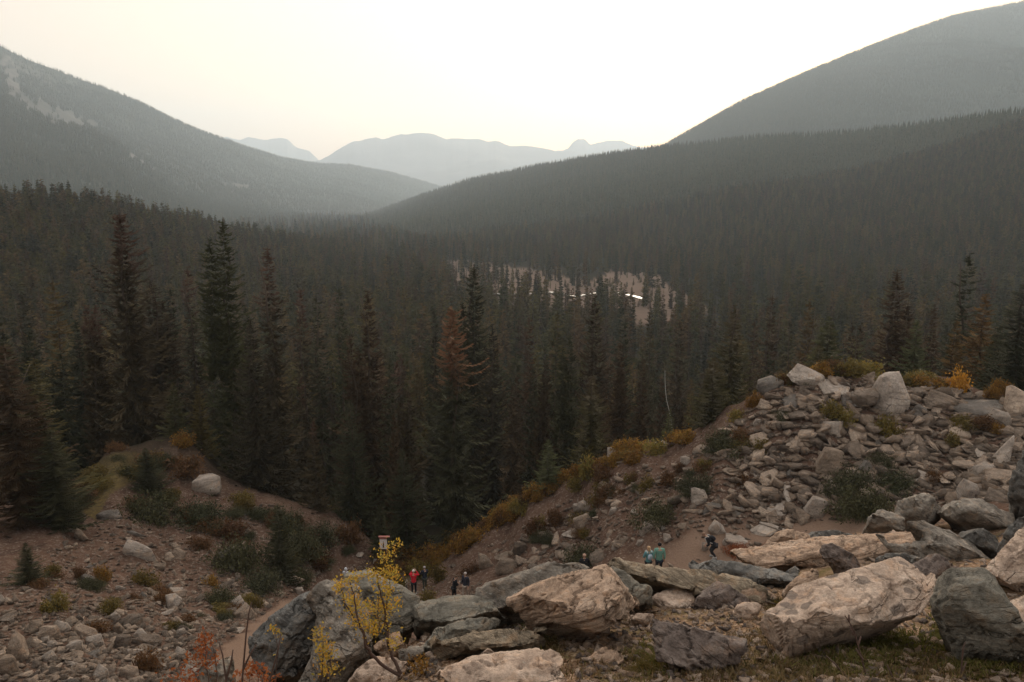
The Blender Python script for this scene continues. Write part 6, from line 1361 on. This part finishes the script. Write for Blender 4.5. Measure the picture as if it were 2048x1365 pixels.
def person(u, v, Y, label, rz=0.0, lean=0.0, crouch=0.0, arms='down', top=(0.03, 0.03, 0.035), legs=(0.02, 0.02, 0.025), hair=(0.05, 0.035, 0.03), H=1.74, long_coat=False, hood=None, hat=None, pack=None, longhair=False, step=0.08, bag=None, foot_v=None):
    o_ = at(u, v, Y); x, y = float(o_[0]), float(o_[1]); z = float(ground_z(x, y)) if foot_v is None else o_[2]
    root = empty('person', (x, y, z), label, 'person', 'hikers on the trail', rz, H / 1.74)
    def tp(p):      # lean the upper body forward (towards -y of the figure) about the hips
        p = Vector(p); hz_ = 0.92
        if p.z > hz_ - 0.02:
            q = p - Vector((0, 0, hz_)); q = Matrix.Rotation(lean, 3, 'X') @ q; p = q + Vector((0, 0, hz_))
        p.z -= crouch * min(1, p.z / 0.9)
        return tuple(p)
    hip = (0, 0, .92); knee = lambda s: (s * .10, -.03 - crouch * .7 + s * step * .5, .50); ank = lambda s: (s * .10, s * step, .08)
    sh = lambda s: (s * .19, .01, 1.42)
    if arms == 'up': el = lambda s: (s * .30, -.17, 1.30); ha = lambda s: (s * .09, -.25, 1.56)
    elif arms == 'fwd': el = lambda s: (s * .24, -.10, 1.15); ha = lambda s: (s * .14, -.34, 1.15)
    elif arms == 'hold': el = lambda s: (s * .27, -.04, 1.14); ha = lambda s: (s * .08, -.24, 1.20)
    else: el = lambda s: (s * .25, .03, 1.13); ha = lambda s: (s * .25, -.04, .88)
    N_ = [(tp(hip), (.14, .10)), (tp((0, 0, 1.12)), (.13, .095)), (tp((0, .01, 1.34)), (.165, .105)), (tp((0, .01, 1.47)), .055), (tp((0, -.01, 1.54)), .05), (tp((0, -.02, 1.63)), (.078, .095)), (tp((0, -.015, 1.70)), (.066, .08))]
    E_ = [(0, 1), (1, 2), (2, 3), (3, 4), (4, 5), (5, 6)]
    for s in (-1, 1):
        b_ = len(N_); N_ += [(tp((s * .09, 0, .88)), .088), (tp(knee(s)), .056), (tp(ank(s)), .038), (tp((s * .11, s * step - .13, .04)), (.035, .028))]
        E_ += [(0, b_), (b_, b_ + 1), (b_ + 1, b_ + 2), (b_ + 2, b_ + 3)]
        b_ = len(N_); hv = Vector(ha(s)); ev_ = Vector(el(s)); dr = (hv - ev_).normalized(); palm = hv + dr * .06
        N_ += [(tp(sh(s)), .058), (tp(el(s)), .042), (tp(ha(s)), .028), (tp(palm), (.040, .020))]; E_ += [(2, b_), (b_, b_ + 1), (b_ + 1, b_ + 2), (b_ + 2, b_ + 3)]
        side = dr.cross(Vector((0, 1, 0.2))).normalized()
        for f_, off in enumerate((-.03, -.01, .01, .03)):
            c_ = len(N_); Lf = (.062, .074, .070, .055)[f_]
            k1 = palm + dr * .035 + side * off; k2 = k1 + dr * Lf * .5; k3 = k2 + dr * Lf * .3 + Vector((0, -.015, -.01))
            N_ += [(tp(k1), .010), (tp(k2), .009), (tp(k3), .008)]; E_ += [(b_ + 3, c_), (c_, c_ + 1), (c_ + 1, c_ + 2)]
        c_ = len(N_); t1 = hv + dr * .02 + side * -.035 * s; t2 = t1 + dr * .035 + side * -.02 * s
        N_ += [(tp(t1), .011), (tp(t2), .009)]; E_ += [(b_ + 2, c_), (c_, c_ + 1)]
    skin('body', N_, E_, skinm, root)
    # face
    hb = Vector(tp((0, -.02, 1.625))); Rm = Matrix.Rotation(lean, 3, 'X')
    def bit(nm, off, sc_, m_, par=root, seg=10):
        bm = bmesh.new(); bmesh.ops.create_uvsphere(bm, u_segments=seg, v_segments=max(6, seg - 4), radius=1); bmesh.ops.scale(bm, vec=sc_, verts=bm.verts)
        me_ = bpy.data.meshes.new(nm); bm.to_mesh(me_); bm.free(); me_.materials.append(m_)
        for f_ in me_.polygons: f_.use_smooth = True
        q = hb + Rm @ Vector(off); return link(nm, me_, par, loc=q, rot=(lean, 0, 0))
    bit('nose', (0, -.098, -.01), (.013, .018, .022), skinm, seg=8); bit('mouth', (0, -.088, -.045), (.024, .008, .006), cloth((0.25, 0.10, 0.08), 'lips'), seg=8)
    for s in (-1, 1):
        bit('eye', (s * .03, -.086, .015), (.012, .008, .009), cloth((0.02, 0.02, 0.02), 'eye_dark'), seg=8); bit('ear', (s * .083, .0, -.005), (.012, .022, .032), skinm, seg=8)
    if not hood:
        hm = cloth(hair, 'hair'); h_ = bit('hair', (0, .018, .035), (.094, .100, .090), hm, seg=14)
        if longhair: bit('hair', (0, .065, -.07), (.090, .05, .13), hm, seg=12)
    else:
        bit('hood', (0, .022, .012), (.112, .112, .130), cloth(hood, 'hood'), seg=14)
    if hat: bit('hat', (0, .0, .075), (.105, .115, .055), cloth(hat, 'hat'), seg=14)
    # jacket with sleeves, as one shell over the body
    tm = cloth(top, 'jacket_cloth'); zb_ = .62 if long_coat else .84
    J = [(tp((0, 0, 1.02)), (.175, .130)), (tp((0, .005, 1.18)), (.180, .130)), (tp((0, .01, 1.34)), (.205, .135)), (tp((0, .01, 1.46)), (.085, .08)), (tp((0, 0, zb_)), (.185, .145))]
    JE = [(0, 1), (1, 2), (2, 3), (0, 4)]
    for s in (-1, 1):
        b_ = len(J); hv = Vector(ha(s)); ev_ = Vector(el(s)); J += [(tp(sh(s)), .078), (tp(el(s)), .060), (tp(ev_ + (hv - ev_) * .92), .044)]; JE += [(2, b_), (b_, b_ + 1), (b_ + 1, b_ + 2)]
    skin('jacket', J, JE, tm, root)
    lg = cloth(legs, 'trouser_cloth'); Tn = [(tp((0, 0, .93)), (.155, .12))]; TE = []
    for s in (-1, 1):
        b_ = len(Tn); Tn += [(tp((s * .095, 0, .84)), .105), (tp(knee(s)), .072), (tp((ank(s)[0], ank(s)[1], .12)), .056)]; TE += [(0, b_), (b_, b_ + 1), (b_ + 1, b_ + 2)]
    skin('trousers', Tn, TE, lg, root)
    for s in (-1, 1):
        a_ = ank(s); skin('shoe', [((a_[0], a_[1] + .05, .05), .045), ((a_[0], a_[1] - .06, .04), (.048, .04)), ((a_[0] + s * .01, a_[1] - .16, .035), (.045, .032))], [(0, 1), (1, 2)], cloth((0.30, 0.29, 0.28) if s > 0 else (0.30, 0.29, 0.28), 'shoe'), root, 0)
    if pack:
        pb = skin('backpack', [(tp((0, .18, 1.05)), (.15, .10)), (tp((0, .19, 1.22)), (.16, .11)), (tp((0, .17, 1.38)), (.12, .08))], [(0, 1), (1, 2)], cloth(pack, 'backpack_cloth'), root)
        for s in (-1, 1): skin('shoulder_strap', [(tp((s * .12, .13, 1.42)), .022), (tp((s * .13, -.06, 1.50)), .022), (tp((s * .14, -.15, 1.30)), .022), (tp((s * .16, .02, 1.08)), .018)], [(0, 1), (1, 2), (2, 3)], cloth((0.42, 0.40, 0.38), 'pale_strap'), root, 0)
    return root, tp, ha
def held(nm, root, tp, p, sz, m_, label, cat):
    w = Matrix.Translation(root.location) @ Matrix.Rotation(root.rotation_euler.z, 4, 'Z') @ Vector(tp(p)); o = box(nm, 0, 0, 0, *sz, m_, None); o.location = w; o.rotation_euler.z = root.rotation_euler.z
    return tag(o, label, cat)
pr, tpx, _h_ = person(828,1187,47, 'walker in a bright red jacket and black trousers with hands raised to the face', rz=math.pi - .1, arms='up', top=(0.50, 0.022, 0.035), legs=(0.016, 0.017, 0.022), hair=(0.55, 0.50, 0.45))
held('camera_body', pr, tpx, (0, -.30, 1.62), (.13, .06, .08), SGN['black'], 'small dark camera held up by the walker in the red jacket', 'camera')
person(850,1192,48.5, 'grey haired walker in a navy jacket standing right beside the red jacket', rz=math.pi + .5, arms='fwd', top=(0.022, 0.026, 0.040), legs=(0.05, 0.055, 0.045), hair=(0.32, 0.29, 0.28), H=1.68)
pr, tpx, _h_ = person(908,1196,44.5, 'slim walker in a long black coat bending slightly forward, left of the dark dressed pair', rz=math.pi / 2 + .5, lean=.22, arms='hold', top=(0.014, 0.014, 0.018), legs=(0.014, 0.014, 0.017), hair=(0.10, 0.07, 0.05), long_coat=True, H=1.66)
held('phone', pr, tpx, (0, -.33, 1.20), (.08, .02, .15), SGN['white'], 'white phone in the hands of the walker in the long black coat', 'phone')
person(931,1200,44.2, 'walker in a navy jacket and pale trousers, right of the dark dressed pair', rz=-.6, arms='down', top=(0.025, 0.026, 0.038), legs=(0.28, 0.23, 0.19), hair=(0.36, 0.31, 0.29), pack=None, step=.12)
person(1168,1160,39, 'bald man in a dark coat walking up behind the largest tan boulder', rz=.1, arms='down', top=(0.016, 0.016, 0.020), hair=(0.36, 0.23, 0.17), step=.1)
person(1296,1152,36.0, 'blond walker in a teal top with a pale blue bag, left of the couple', rz=math.pi + .3, arms='hold', top=(0.11, 0.25, 0.27), legs=(0.016, 0.016, 0.02), hair=(0.42, 0.27, 0.16), longhair=True, pack=(0.36, 0.42, 0.50), H=1.62)
person(1317,1158,35.6, 'walker with short black hair in a plain teal green sweater, right of the couple', rz=math.pi, arms='down', top=(0.13, 0.27, 0.22), legs=(0.02, 0.025, 0.035), hair=(0.012, 0.012, 0.013), H=1.76)
person(1428,1124,35.8, 'hiker in black bending over beside the stones with a pale strapped backpack', rz=-1.9, lean=.85, crouch=.22, arms='fwd', top=(0.018, 0.018, 0.022), legs=(0.03, 0.03, 0.035), hair=(0.22, 0.14, 0.10), pack=(0.020, 0.020, 0.024), H=1.7)
person(693,1176,50.5, 'walker in a white hooded jacket seen over the top of the blue grey boulder', rz=math.pi - .3, arms='hold', top=(0.50, 0.53, 0.58), legs=(0.10, 0.10, 0.12), hood=(0.55, 0.56, 0.60), H=1.72)
person(735,1172,50.0, 'walker with a dark cap mostly hidden behind the golden shrub', rz=math.pi, arms='down', top=(0.05, 0.035, 0.03), hair=(0.02, 0.018, 0.018), hat=(0.02, 0.018, 0.018), H=1.66)
